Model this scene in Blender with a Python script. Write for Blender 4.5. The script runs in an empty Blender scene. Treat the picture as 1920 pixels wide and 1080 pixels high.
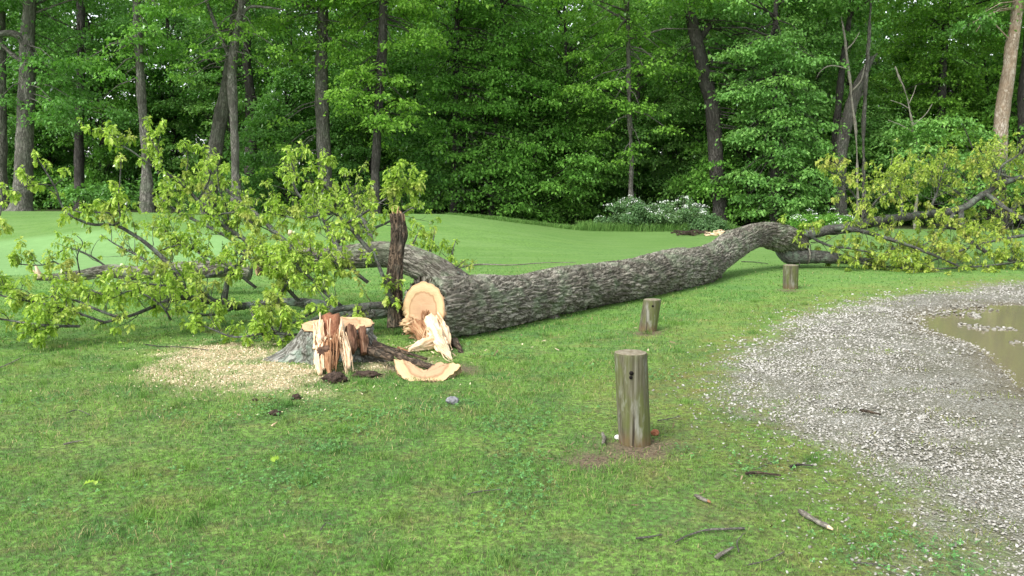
import bpy, math, random
import numpy as np
from mathutils import Vector, Matrix

R = math.radians
sc = bpy.context.scene
COL = sc.collection

# ------------------------------------------------------------------ camera
F = 1598.0; H = 1.6; PITCH = math.atan(190.0 / F)
cam_d = bpy.data.cameras.new('camera'); cam = bpy.data.objects.new('camera', cam_d); COL.objects.link(cam)
cam_d.sensor_width = 36.0; cam_d.lens = 36.0 * F / 1920.0
cam_d.clip_start = 0.1; cam_d.clip_end = 1000
cam.location = (0, 0, H); cam.rotation_euler = (R(90) - PITCH, 0, 0)
sc.camera = cam

# ------------------------------------------------------------------ light
SUN_EL, SUN_AZ = R(50), R(-138)          # azimuth measured from +Y (north) clockwise; sun behind and to the left
world = bpy.data.worlds.new("World"); sc.world = world; world.use_nodes = True
wn = world.node_tree.nodes; wl = world.node_tree.links
for n in list(wn): wn.remove(n)
sky = wn.new('ShaderNodeTexSky'); sky.sky_type = 'NISHITA'; sky.sun_disc = False
sky.sun_elevation = SUN_EL; sky.sun_rotation = SUN_AZ; sky.air_density = 1.0; sky.dust_density = 1.5; sky.ozone_density = 1.0
hs = wn.new('ShaderNodeHueSaturation'); hs.inputs['Saturation'].default_value = 0.25
bg = wn.new('ShaderNodeBackground'); bg.inputs['Strength'].default_value = 0.15
wo = wn.new('ShaderNodeOutputWorld')
wl.new(sky.outputs[0], hs.inputs['Color']); wl.new(hs.outputs[0], bg.inputs['Color']); wl.new(bg.outputs[0], wo.inputs['Surface'])
sd = bpy.data.lights.new('sun', 'SUN'); sd.energy = 1.5; sd.angle = R(25); sd.color = (1.0, 0.96, 0.90)
sun = bpy.data.objects.new('sun', sd); COL.objects.link(sun)
sdir = Vector((math.sin(SUN_AZ) * math.cos(SUN_EL), math.cos(SUN_AZ) * math.cos(SUN_EL), math.sin(SUN_EL)))
sun.rotation_euler = sdir.to_track_quat('Z', 'Y').to_euler()
sc.view_settings.view_transform = 'Standard'; sc.view_settings.look = 'None'
sc.view_settings.exposure = 1.44; sc.view_settings.gamma = 1.0
sc.render.engine = 'CYCLES'
sc.cycles.max_bounces = 6; sc.cycles.diffuse_bounces = 3; sc.cycles.glossy_bounces = 2
sc.cycles.transmission_bounces = 4; sc.cycles.transparent_max_bounces = 4
sc.cycles.sample_clamp_indirect = 4.0

# ------------------------------------------------------------------ picture -> place
SP, CP = math.sin(PITCH), math.cos(PITCH)
def ray(px, py):
    u = (px - 960.0) / F; v = (540.0 - py) / F
    return u, CP + v * SP, -SP + v * CP
def W(px, py, d):
    x, y, z = ray(px, py)
    return np.array([x / y * d, d, H + z / y * d])
def G(px, py, z=0.0):
    x, y, zz = ray(px, py); t = (z - H) / zz
    return np.array([x * t, y * t, z])
def PXM(d): return F / d            # pixels per metre at depth d

# ------------------------------------------------------------------ noise
def _hash(i, j, k, seed):
    h = (i * 374761393 + j * 668265263 + k * 2147483647 + seed * 1274126177) & 0xFFFFFFFF
    h = ((h ^ (h >> 13)) * 1274126177) & 0xFFFFFFFF
    h = ((h ^ (h >> 16)) * 2246822519) & 0xFFFFFFFF
    return ((h ^ (h >> 15)) & 0xFFFFFF) / float(0xFFFFFF)
def noise(p, scale=1.0, seed=0):
    """smooth value noise, -1..1, p is (N,3) or (N,2)"""
    p = np.asarray(p, float)
    if p.shape[1] == 2: p = np.c_[p, np.zeros(len(p))]
    p = p * scale + 1000.0
    i = np.floor(p).astype(np.int64); f = p - i; f = f * f * (3 - 2 * f)
    r = 0
    for a in (0, 1):
        for b in (0, 1):
            for c in (0, 1):
                w = (f[:, 0] if a else 1 - f[:, 0]) * (f[:, 1] if b else 1 - f[:, 1]) * (f[:, 2] if c else 1 - f[:, 2])
                r = r + w * _hash(i[:, 0] + a, i[:, 1] + b, i[:, 2] + c, seed)
    return r * 2 - 1
def fbm(p, scale=1.0, oct=3, seed=0):
    r = 0; a = 1.0; s = 0
    for o in range(oct):
        r = r + a * noise(p, scale * 2 ** o, seed + o * 17); s += a; a *= .5
    return r / s
def smooth(a, b, x):
    t = np.clip((x - a) / (b - a), 0, 1); return t * t * (3 - 2 * t)
def poly_sd(x, y, poly):
    """signed distance, positive inside"""
    poly = np.asarray(poly, float)[:, :2]; n = len(poly)
    inside = np.zeros(len(x), bool); dmin = np.full(len(x), 1e9)
    for i in range(n):
        a = poly[i]; b = poly[(i + 1) % n]
        e = b - a; L = e @ e + 1e-12
        t = np.clip(((x - a[0]) * e[0] + (y - a[1]) * e[1]) / L, 0, 1)
        dx = x - a[0] - t * e[0]; dy = y - a[1] - t * e[1]
        dmin = np.minimum(dmin, np.hypot(dx, dy))
        if a[1] != b[1]:
            c = ((a[1] > y) != (b[1] > y)) & (x < (b[0] - a[0]) * (y - a[1]) / (b[1] - a[1]) + a[0])
            inside ^= c
    return np.where(inside, dmin, -dmin)

# ------------------------------------------------------------------ terrain and its zones
GRAVEL = [G(*p) for p in [(1960, 526), (1890, 532), (1800, 545), (1700, 551), (1600, 566), (1520, 588), (1468, 620), (1430, 655),
                          (1395, 700), (1385, 742), (1430, 785), (1500, 822), (1560, 868), (1625, 915), (1690, 970), (1760, 1035), (1830, 1100)]]
GRAVEL += [np.array([2.3, 2.6, 0]), np.array([3.0, 0.5, 0]), np.array([14, 0.5, 0]), np.array([30, 12, 0]), np.array([30, 17, 0])]
PUDDLE = [G(*p) for p in [(1725, 588), (1770, 578), (1830, 570), (1900, 568), (2000, 572), (2150, 590), (2300, 650), (2300, 760), (2080, 760),
                          (1960, 735), (1912, 712), (1885, 684), (1862, 660), (1825, 640), (1780, 625), (1745, 612)]]
SAW = [G(*p) for p in [(320, 684), (345, 660), (420, 650), (500, 668), (560, 676), (620, 680), (700, 655), (742, 668), (735, 690), (640, 700),
                       (600, 712), (530, 728), (470, 722), (420, 722), (370, 704)]]
GREEN_C = (-13.5, 19.0)
def terrain(x, y):
    x = np.asarray(x, float); y = np.asarray(y, float)
    yc = 25.0 + smooth(-9, -16, x) * 3.0
    up = smooth(-5.8, 0.0, y - yc)
    side = 1 - smooth(-2.6, 3.2, x)
    back = 1 - 0.45 * smooth(1.0, 9.0, y - yc)
    z = 0.76 * up * side * back
    z = z + 0.02 * noise(np.c_[x, y], .35, 5) * smooth(6, 12, y)
    sd_ = poly_sd(x, y, PUDDLE) if len(x) else x
    z = z - 0.085 * smooth(-0.45, 0.7, sd_)
    return z
def terr(x, y): return float(terrain(np.array([x]), np.array([y]))[0])
def zones(x, y):
    P = np.c_[x, y]
    gs = poly_sd(x, y, GRAVEL); n1 = fbm(P, 1.3, 3, 3); n2 = fbm(P, 5.0, 2, 4)
    gravel = smooth(-0.45, 0.38, gs - .05 + 0.34 * n1 + 0.26 * n2)
    ss = poly_sd(x, y, SAW)
    saw = np.clip(1.0, 0, 1) * .95 * smooth(-.45, .45, ss + .55 * n1 + .40 * n2) * (.75 + .35 * n2)
    dirt = np.zeros(len(x))
    for (px, py, r) in [(1190, 842, .42), (1215, 624, .30), (1480, 546, .28), (628, 712, .16), (695, 704, .15), (740, 690, .2), (845, 690, .35), (1130, 862, .3)]:
        c = G(px, py); d = np.hypot((x - c[0]), (y - c[1]) * 1.0)
        dirt = np.maximum(dirt, smooth(r, r * .25, d + .18 * n2 * r * 2 + .1 * n1))
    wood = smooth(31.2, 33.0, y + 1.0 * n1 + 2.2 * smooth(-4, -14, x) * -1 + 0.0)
    moss = np.clip(smooth(-1.6, 0.2, gs) * .8 + .45 * n1 * smooth(-2.6, -.5, gs), 0, 1)
    gx, gy = GREEN_C
    e = np.hypot((x - gx) / 8.2, (y - gy) / 4.2)
    green = smooth(1.06, .95, e + .02 * n1)
    return gravel, saw, dirt, wood, moss, green

# ------------------------------------------------------------------ mesh making
def make_mesh(name, V, faces, mat=None, parent=None, smooth_=False, attrs=None, mats=None, midx=None, loc=None):
    """faces: list of (M,k) int arrays"""
    V = np.asarray(V, np.float32)
    me = bpy.data.meshes.new(name)
    fs = [np.asarray(f, np.int32) for f in faces if len(f)]
    nl = sum(f.size for f in fs); npoly = sum(len(f) for f in fs)
    me.vertices.add(len(V)); me.vertices.foreach_set('co', V.ravel())
    me.loops.add(nl); me.loops.foreach_set('vertex_index', np.concatenate([f.ravel() for f in fs]))
    me.polygons.add(npoly)
    tot = np.concatenate([np.full(len(f), f.shape[1], np.int32) for f in fs])
    st = np.concatenate([[0], np.cumsum(tot)[:-1]]).astype(np.int32)
    me.polygons.foreach_set('loop_start', st); me.polygons.foreach_set('loop_total', tot)
    if smooth_: me.polygons.foreach_set('use_smooth', np.ones(npoly, bool))
    if midx is not None: me.polygons.foreach_set('material_index', np.asarray(midx, np.int32))
    for m in (mats or [mat]): me.materials.append(m)
    for k, a in (attrs or {}).items():
        a = np.asarray(a, np.float32)
        if a.ndim == 1:
            at = me.attributes.new(k, 'FLOAT', 'POINT'); at.data.foreach_set('value', a)
        else:
            at = me.attributes.new(k, 'FLOAT_VECTOR', 'POINT'); at.data.foreach_set('vector', a.ravel())
    me.update(calc_edges=True)
    o = bpy.data.objects.new(name, me); COL.objects.link(o)
    if parent is not None: o.parent = parent
    if loc is not None: o.location = loc
    return o
def tag(o, label=None, cat=None, group=None, kind=None):
    if label: o['label'] = label
    if cat: o['category'] = cat
    if group: o['group'] = group
    if kind: o['kind'] = kind
    return o
def thing(name, label, cat, loc=(0, 0, 0), group=None):
    o = bpy.data.objects.new(name, None); COL.objects.link(o); o.location = loc; o.empty_display_size = .2
    return tag(o, label, cat, group)

class MB:
    def __init__(s): s.V = []; s.F = {3: [], 4: []}; s.n = 0; s.A = {}
    def add(s, V, F, **at):
        V = np.asarray(V, float)
        for f in (F if isinstance(F, list) else [F]):
            f = np.asarray(f, int)
            if len(f): s.F.setdefault(f.shape[1], []).append(f + s.n)
        s.V.append(V)
        for k, a in at.items():
            a = np.asarray(a, float)
            if a.ndim == 0: a = np.full(len(V), float(a))
            s.A.setdefault(k, []).append(a)
        s.n += len(V)
    def build(s, name, mat, parent=None, smooth_=False, org=(0, 0, 0)):
        V = np.concatenate(s.V) - np.asarray(org, float)
        return make_mesh(name, V, [np.concatenate(f) for f in s.F.values() if f], mat, parent, smooth_,
                         {k: np.concatenate(a) for k, a in s.A.items()})

def catmull(P, step):
    P = np.asarray(P, float)
    if len(P) < 3: P = np.array([P[0], (P[0] + P[1]) / 2, P[1]])
    Q = np.vstack([2 * P[0] - P[1], P, 2 * P[-1] - P[-2]])
    out = []
    for i in range(1, len(Q) - 2):
        a, b, c, d = Q[i - 1:i + 3]
        n = max(1, int(np.linalg.norm(c[:3] - b[:3]) / step))
        for k in range(n):
            t = k / n
            out.append(.5 * ((2 * b) + (-a + c) * t + (2 * a - 5 * b + 4 * c - d) * t * t + (-a + 3 * b - 3 * c + d) * t ** 3))
    out.append(Q[-2]); return np.array(out)
def frames(P):
    T = np.gradient(P, axis=0); T /= np.linalg.norm(T, axis=1)[:, None] + 1e-12
    up = np.array([0, 0, 1.0]) if abs(T[0][2]) < .9 else np.array([0, 1.0, 0])
    N = np.zeros_like(P); n = up - T[0] * (up @ T[0]); n /= np.linalg.norm(n); N[0] = n
    for i in range(1, len(P)):
        n = n - T[i] * (n @ T[i]); n /= np.linalg.norm(n) + 1e-12; N[i] = n
    return T, N, np.cross(T, N)
def tube(mb, P, rad, seg=6, step=None, disp=None, caps=True, squash=None):
    """P (n,3) control points, rad (n,) -> tube with attribute bc (length, cos, sin)"""
    P = np.asarray(P, float); rad = np.broadcast_to(np.asarray(rad, float), (len(P),)) if np.ndim(rad) == 0 else np.asarray(rad, float)
    if step:
        Q = catmull(np.c_[P, rad], step); P, rad = Q[:, :3], np.maximum(Q[:, 3], .0004)
    T, N, B = frames(P)
    s = np.r_[0, np.cumsum(np.linalg.norm(np.diff(P, axis=0), axis=1))]
    th = np.arange(seg) / seg * 2 * math.pi
    c, sn = np.cos(th), np.sin(th)
    S = np.repeat(s, seg); C = np.tile(c, len(P)); Sn = np.tile(sn, len(P)); Rr = np.repeat(rad, seg)
    R0 = float(rad.mean())
    bc = np.c_[S, C * R0, Sn * R0]
    if disp is not None: Rr = Rr + disp(bc, S, C, Sn, Rr)
    V = np.repeat(P, seg, 0) + np.repeat(N, seg, 0) * (C * Rr)[:, None] + np.repeat(B, seg, 0) * (Sn * Rr)[:, None]
    n = len(P); i = np.arange(n - 1)[:, None] * seg; j = np.arange(seg)[None, :]; k = (j + 1) % seg
    Fq = np.stack([i + j, i + k, i + seg + k, i + seg + j], -1).reshape(-1, 4)
    F_ = [Fq]
    if caps:
        V = np.vstack([V, P[0], P[-1]]); bc = np.vstack([bc, [0, 0, 0], [s[-1], 0, 0]])
        a, b = n * seg, n * seg + 1; j = np.arange(seg); k = (j + 1) % seg
        F_.append(np.c_[np.full(seg, a), k, j]); F_.append(np.c_[np.full(seg, b), (n - 1) * seg + j, (n - 1) * seg + k])
    mb.add(V, F_, bc=bc)
    return P, rad, T, N, B

# ------------------------------------------------------------------ materials
class NT:
    def __init__(s, name):
        s.m = bpy.data.materials.new(name); s.m.use_nodes = True; s.t = s.m.node_tree
        for n in list(s.t.nodes): s.t.nodes.remove(n)
        s.out = s.t.nodes.new('ShaderNodeOutputMaterial')
    def n(s, typ, **kw):
        nd = s.t.nodes.new(typ)
        for k, v in kw.items():
            if k.startswith('i_'):
                key = k[2:]; key = int(key) if key.isdigit() else key.replace('_', ' ')
                if isinstance(v, bpy.types.NodeSocket): s.t.links.new(v, nd.inputs[key])
                else: nd.inputs[key].default_value = v
            else: setattr(nd, k, v)
        return nd
    def attr(s, name, vec=False): return s.n('ShaderNodeAttribute', attribute_name=name).outputs['Vector' if vec else 'Fac']
    def pos(s): return s.n('ShaderNodeNewGeometry').outputs['Position']
    def obj(s): return s.n('ShaderNodeTexCoord').outputs['Object']
    def map(s, v, scale): return s.n('ShaderNodeMapping', i_Vector=v, i_Scale=scale).outputs[0]
    def noise(s, v, scale, detail=3, rough=.55, dist=0.0):
        return s.n('ShaderNodeTexNoise', i_Vector=v, i_Scale=scale, i_Detail=detail, i_Roughness=rough, i_Distortion=dist).outputs['Fac']
    def vor(s, v, scale, feature='F1', out='Distance', rnd=1.0):
        return s.n('ShaderNodeTexVoronoi', feature=feature, i_Vector=v, i_Scale=scale, i_Randomness=rnd).outputs[out]
    def ramp(s, f, stops):
        nd = s.n('ShaderNodeValToRGB', i_Fac=f); cr = nd.color_ramp
        while len(cr.elements) < len(stops): cr.elements.new(.5)
        for e, (p, c) in zip(cr.elements, stops):
            e.position = p; e.color = (c, c, c, 1) if not hasattr(c, '__len__') else (*c, 1)
        return nd.outputs[0]
    def mix(s, f, a, b, mode='MIX'):
        nd = s.n('ShaderNodeMix', data_type='RGBA', blend_type=mode)
        for sock, v in ((nd.inputs[0], f), (nd.inputs[6], a), (nd.inputs[7], b)):
            if isinstance(v, bpy.types.NodeSocket): s.t.links.new(v, sock)
            else: sock.default_value = (*v, 1) if hasattr(v, '__len__') else v
        return nd.outputs[2]
    def math(s, op, a, b=0.0, clamp=False):
        return s.n('ShaderNodeMath', operation=op, use_clamp=clamp, i_0=a, i_1=b).outputs[0]
    def bump(s, h, dist, strength=1.0):
        return s.n('ShaderNodeBump', i_Height=h, i_Distance=dist, i_Strength=strength).outputs[0]
    def princ(s, col, rough=.8, normal=None, spec=.3, **kw):
        p = s.n('ShaderNodeBsdfPrincipled')
        for k, v in (('Base Color', col), ('Roughness', rough), ('Specular IOR Level', spec), ('Normal', normal)):
            if v is None: continue
            if isinstance(v, bpy.types.NodeSocket): s.t.links.new(v, p.inputs[k])
            else: p.inputs[k].default_value = (*v, 1) if hasattr(v, '__len__') else v
        for k, v in kw.items(): p.inputs[k.replace('_', ' ')].default_value = v
        s.t.links.new(p.outputs[0], s.out.inputs[0]); return s.m

def leaf_mat(name, dark, mid, light, trans=.38, tip=None, rough=.45, gloss=.10, objvar=0.25):
    t = NT(name)
    r = t.attr('rnd')
    oi = t.n('ShaderNodeObjectInfo').outputs['Random']
    f = t.math('ADD', r, t.math('MULTIPLY', t.math('SUBTRACT', oi, .5), objvar), True)
    c = t.ramp(f, [(0.0, dark), (.5, mid), (1.0, light)])
    if tip is not None:
        n = t.noise(t.pos(), 2.2, 2)
        c = t.mix(t.ramp(n, [(.52, 0.0), (.72, .75)]), c, tip)
    dif = t.n('ShaderNodeBsdfDiffuse', i_Color=c)
    tc = t.mix(1.0, c, (1.15, 1.25, .55), 'MULTIPLY')
    tr = t.n('ShaderNodeBsdfTranslucent', i_Color=tc)
    gl = t.n('ShaderNodeBsdfGlossy', i_Color=(.8, .85, .8, 1), i_Roughness=rough)
    m1 = t.n('ShaderNodeMixShader', i_0=trans, i_1=dif.outputs[0], i_2=tr.outputs[0])
    fr = t.n('ShaderNodeLayerWeight', i_Blend=.3).outputs['Fresnel']
    m2 = t.n('ShaderNodeMixShader', i_0=t.math('MULTIPLY', fr, gloss * 3), i_1=m1.outputs[0], i_2=gl.outputs[0])
    t.t.links.new(m2.outputs[0], t.out.inputs[0]); return t.m

M = {}
M['leaf_oak'] = leaf_mat('fresh_oak_leaf', (.15, .27, .025), (.31, .47, .055), (.52, .64, .15), .42, tip=(.42, .40, .13), gloss=.12)
M['leaf_oak_far'] = leaf_mat('fresh_oak_leaf_olive', (.15, .24, .03), (.29, .40, .05), (.47, .54, .12), .42, tip=(.44, .38, .12), gloss=.12)
M['leaf_a'] = leaf_mat('forest_leaf_mid', (.075, .19, .028), (.14, .33, .05), (.23, .45, .08), .42)
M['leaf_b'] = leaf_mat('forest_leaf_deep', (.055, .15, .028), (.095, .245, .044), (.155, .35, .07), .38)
M['leaf_c'] = leaf_mat('forest_leaf_light', (.09, .21, .025), (.17, .36, .045), (.27, .48, .07), .42)
M['leaf_d'] = leaf_mat('forest_leaf_cool', (.085, .20, .045), (.155, .34, .08), (.26, .47, .12), .42)
M['leaf_e'] = leaf_mat('shrub_leaf_grey_green', (.07, .15, .055), (.12, .23, .09), (.2, .32, .14), .35)
M['grassblade'] = None

def grass_color(t):
    p = t.pos()
    big = t.noise(p, .45, 3, .6); mid = t.noise(p, 2.2, 3, .6); fine = t.noise(p, 14, 2, .6)
    c = t.ramp(big, [(.3, (.105, .26, .052)), (.5, (.175, .34, .06)), (.72, (.26, .40, .09))])
    c = t.mix(t.ramp(mid, [(.42, 0.0), (.68, .65)]), c, (.055, .175, .05))
    c = t.mix(t.ramp(t.noise(p, 3.1, 4, .65, .5), [(.52, 0.0), (.70, .8)]), c, (.25, .27, .085))
    c = t.mix(t.ramp(fine, [(.35, .55), (.6, 0.0)]), c, (.035, .08, .02))
    c = t.mix(t.ramp(t.noise(p, 5.5, 4, .7), [(.62, 0.0), (.76, .6)]), c, (.27, .24, .10))
    return c
def mat_ground():
    t = NT('ground'); p = t.pos()
    c = grass_color(t)
    far = t.n('ShaderNodeSeparateXYZ', i_0=p).outputs['Y']
    ff = t.math('MULTIPLY', t.math('SUBTRACT', far, 9.0), .09, True)
    fair = t.mix(t.noise(p, .5, 3), (.095, .195, .040), (.145, .265, .055))
    fair = t.mix(t.ramp(t.noise(t.map(p, (.25, 2.2, 1)), 1.0, 2), [(.4, 0.0), (.7, .35)]), fair, (.14, .26, .08))
    c = t.mix(ff, c, fair)
    c = t.mix(t.math('MULTIPLY', ff, t.ramp(t.noise(t.map(p, (1, .6, 1)), 16, 4, .75), [(.38, .5), (.6, 0.0)])), c, (.05, .12, .03))
    c = t.mix(t.math('MULTIPLY', ff, t.ramp(t.noise(t.map(p, (.35, 1.6, 1)), 1.6, 4, .7), [(.45, 0.0), (.65, .45)])), c, (.17, .27, .09))
    moss = t.attr('moss')
    mn = t.noise(p, 6, 3, .6)
    c = t.mix(t.math('MULTIPLY', moss, t.ramp(mn, [(.38, .1), (.62, .9)])), c, t.mix(t.ramp(t.noise(p, 3.3, 4, .7), [(.42, 0.0), (.6, 1.0)]), (.20, .22, .045), (.24, .165, .065)))
    thatch = t.ramp(t.noise(p, 30, 3, .7), [(.38, .85), (.62, 0.0)])
    nearf = t.math('SUBTRACT', 1.0, t.math('MULTIPLY', t.math('SUBTRACT', far, 6.0), .15, True), True)
    c = t.mix(t.math('MULTIPLY', thatch, nearf), c, (.065, .06, .03))
    gn = t.ramp(t.noise(p, 3.0, 2), [(.3, (.155, .29, .095)), (.7, (.185, .33, .115))])
    c = t.mix(t.attr('green'), c, gn)
    dirt = t.mix(t.ramp(t.noise(p, 45, 4, .7), [(.35, 0.0), (.65, 1.0)]), (.05, .036, .024), (.20, .15, .10))
    c = t.mix(t.math('MULTIPLY', t.attr('dirt'), .95), c, dirt)
    # gravel bed: small pale stones over mud
    v1 = t.vor(p, 62.0, 'F1', 'Color'); vd = t.vor(p, 62.0, 'DISTANCE_TO_EDGE')
    v2 = t.vor(p, 62.0)
    vg = t.n('ShaderNodeRGBToBW', i_0=v1).outputs[0]
    stone = t.ramp(vg, [(.15, (.13, .12, .09)), (.4, (.23, .225, .19)), (.6, (.34, .335, .295)), (.9, (.52, .51, .475))])
    mud = t.mix(t.noise(p, 25, 3), (.095, .095, .055), (.18, .175, .125))
    wear = t.ramp(t.noise(p, 1.1, 4, .65, .4), [(.38, .25), (.62, 1.0)])
    st = t.math('MULTIPLY', t.ramp(vd, [(.03, 0.0), (.10, 1.0)]), wear)
    gcol = t.mix(st, mud, stone)
    wet = t.attr('wet')
    gcol = t.mix(t.math('MULTIPLY', wet, .8), gcol, (.13, .105, .05))
    c = t.mix(t.attr('gravel'), c, gcol)
    sawc = t.ramp(t.n('ShaderNodeRGBToBW', i_0=t.vor(p, 90.0, 'F1', 'Color')).outputs[0], [(.2, (.30, .23, .12)), (.8, (.66, .55, .37))])
    c = t.mix(t.math('MULTIPLY', t.attr('saw'), .9), c, sawc)
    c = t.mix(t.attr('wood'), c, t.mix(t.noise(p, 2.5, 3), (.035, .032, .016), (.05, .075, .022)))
    gh = t.math('MULTIPLY', t.math('MULTIPLY', v2, -1.0), t.attr('gravel'))
    h = t.math('ADD', t.math('MULTIPLY', gh, 1.4), t.noise(p, 55, 3, .7))
    return t.princ(c, .9, t.bump(h, .018, .9), .2)
def mat_blade():
    t = NT('grass_blade'); c = grass_color(t); p_ = t.pos()
    far = t.n('ShaderNodeSeparateXYZ', i_0=t.pos()).outputs['Y']
    ff = t.math('MULTIPLY', t.math('SUBTRACT', far, 9.0), .09, True)
    c = t.mix(ff, c, (.115, .25, .06))
    c = t.mix(t.math('MULTIPLY', t.attr('moss'), .7), c, t.mix(t.ramp(t.noise(p_, 3.3, 4, .7), [(.42, 0.0), (.6, 1.0)]), (.24, .27, .055), (.29, .21, .08)))
    r = t.attr('rnd')
    c = t.mix(t.ramp(r, [(0.0, .65), (.4, 0.0)]), c, (.045, .115, .022))
    c = t.mix(t.ramp(r, [(.6, 0.0), (.93, .7)]), c, (.26, .40, .11))
    c = t.mix(t.ramp(r, [(.955, 0.0), (.96, .9)]), c, (.42, .36, .18))
    d = t.n('ShaderNodeBsdfDiffuse', i_Color=c); tr = t.n('ShaderNodeBsdfTranslucent', i_Color=c)
    m = t.n('ShaderNodeMixShader', i_0=.35, i_1=d.outputs[0], i_2=tr.outputs[0])
    t.t.links.new(m.outputs[0], t.out.inputs[0]); return t.m
def mat_bark(name, dark, mid, light, lich, sc_=1.0, lich_amt=.5, aniso=.13, bump_d=.012):
    t = NT(name); b = t.attr('bc', True)
    a = t.map(b, (aniso, 1, 1))
    w = t.noise(a, 14 * sc_, 3, .6)
    rid = t.math('ABSOLUTE', t.math('SUBTRACT', t.noise(a, 24 * sc_, 4, .6, .6), .5))
    crack = t.ramp(rid, [(0.0, 0.0), (.09, 1.0)])
    fine = t.noise(a, 90 * sc_, 3, .7)
    c = t.mix(w, mid, light)
    c = t.mix(t.ramp(fine, [(.3, .5), (.6, 0.0)]), c, dark)
    c = t.mix(t.math('SUBTRACT', 1.0, crack), c, dark)
    ln = t.ramp(t.noise(b, 4.0 * sc_, 4, .65), [(.48, 0.0), (.62, lich_amt)])
    c = t.mix(ln, c, lich)
    c = t.mix(t.ramp(t.noise(b, 1.5 * sc_, 3, .6), [(.40, .55), (.55, 0.0)]), c, dark)
    c = t.mix(t.ramp(t.noise(b, 11.0 * sc_, 3, .6), [(.60, 0.0), (.68, lich_amt)]), c, light)
    h = t.math('ADD', crack, t.math('MULTIPLY', fine, .5))
    return t.princ(c, .92, t.bump(h, bump_d, .8), .15)
M['bark'] = mat_bark('furrowed_grey_bark', (.06, .053, .04), (.215, .20, .155), (.41, .39, .325), (.19, .26, .15), 1.0, .5, .22)
M['bark_limb'] = mat_bark('limb_bark', (.03, .03, .026), (.085, .082, .07), (.18, .175, .155), (.18, .24, .17), 2.2, .5, .3, .004)
M['bark_stump'] = mat_bark('lichen_stump_bark', (.07, .065, .05), (.22, .22, .185), (.38, .38, .34), (.28, .38, .30), 1.2, .85, .4, .012)
M['bark_rot'] = mat_bark('rotten_dark_bark', (.03, .024, .019), (.11, .08, .058), (.25, .18, .12), (.13, .14, .11), 1.6, .3, .2, .02)
M['bark_forest'] = mat_bark('forest_bark', (.06, .055, .047), (.16, .148, .128), (.25, .235, .21), (.11, .14, .09), .8, .35, .2, .02)
M['bark_dark'] = mat_bark('dark_forest_bark', (.03, .027, .024), (.07, .062, .055), (.12, .11, .10), (.08, .09, .07), .8, .3, .2, .02)
M['bark_pale'] = mat_bark('pale_peeling_bark', (.17, .12, .08), (.36, .30, .235), (.52, .46, .39), (.30, .21, .14), .6, .6, .3, .012)
M['twig'] = mat_bark('twig_bark', (.05, .045, .04), (.11, .10, .085), (.22, .205, .18), (.16, .19, .14), 4, .35, .5, .002)
M['deadwood'] = mat_bark('bleached_dead_wood', (.10, .09, .07), (.21, .19, .16), (.38, .35, .30), (.3, .32, .25), 3, .3, .3, .003)

def mat_cut(name, cx=0.0, rim=1.0):
    t = NT(name)
    q = t.attr('cut', True)       # x,y on the cut, radius 1 at the bark
    sep = t.n('ShaderNodeSeparateXYZ', i_0=q)
    rad = t.math('SQRT', t.math('ADD', t.math('MULTIPLY', sep.outputs[0], sep.outputs[0]), t.math('MULTIPLY', sep.outputs[1], sep.outputs[1])))
    nz = t.noise(q, 2.2, 3)
    rr = t.math('ADD', rad, t.math('MULTIPLY', t.math('SUBTRACT', nz, .5), .18))
    c = t.ramp(rr, [(0.0, (.40, .25, .15)), (.60, (.44, .29, .17)), (.66, (.28, .17, .09)), (.70, (.50, .35, .19)), (.90, (.58, .42, .24)), (.955, (.55, .36, .18)), (1.0, (.30, .2, .12))])
    rings = t.math('SINE', t.math('MULTIPLY', rr, 95.0))
    c = t.mix(t.math('MULTIPLY', t.math('ADD', rings, 1.0), .09), c, (.33, .2, .1))
    saw_ = t.noise(t.map(q, (1.5, 30, 1)), 1.0, 3)
    c = t.mix(t.ramp(saw_, [(.4, .18), (.6, 0.0)]), c, (.36, .24, .14))
    return t.princ(c, .8, t.bump(saw_, .003, .6), .15)
M['cut'] = mat_cut('sawn_oak_end')
def mat_wood(name, dark, mid, light, sc_=1.0):
    t = NT(name); b = t.attr('bc', True); a = t.map(b, (.12, 1, 1))
    n = t.noise(a, 55 * sc_, 4, .65, .4); w = t.noise(a, 9 * sc_, 3)
    c = t.ramp(t.math('ADD', t.math('MULTIPLY', n, .6), t.math('MULTIPLY', w, .4)), [(.3, dark), (.48, mid), (.68, light)])
    return t.princ(c, .8, t.bump(n, .006, .9), .15)
M['splinter'] = mat_wood('raw_splintered_wood', (.38, .21, .10), (.68, .50, .32), (.84, .74, .58))
M['splinter_brown'] = mat_wood('torn_brown_wood', (.10, .042, .022), (.27, .14, .07), (.55, .38, .22))
M['heartwood'] = mat_wood('red_heartwood', (.14, .05, .028), (.24, .10, .055), (.40, .21, .12), 1.4)
def simple(name, c1, c2, scale=20, rough=.85, bd=.004, detail=4):
    t = NT(name); n = t.noise(t.obj(), scale, detail, .65)
    return t.princ(t.ramp(n, [(.32, c1), (.68, c2)]), rough, t.bump(n, bd, .8), .2)
M['rot'] = simple('dark_rot', (.025, .015, .01), (.14, .08, .05), 30, bd=.02)
M['soil'] = simple('dark_soil', (.018, .012, .009), (.085, .058, .042), 45, bd=.02)
M['stone'] = simple('grey_stone', (.11, .11, .12), (.30, .30, .31), 25)
M['whitestone'] = simple('white_stone', (.5, .48, .45), (.8, .78, .75), 20)
M['orange'] = simple('orange_brown_fragment', (.28, .10, .05), (.42, .18, .10), 30)
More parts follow.
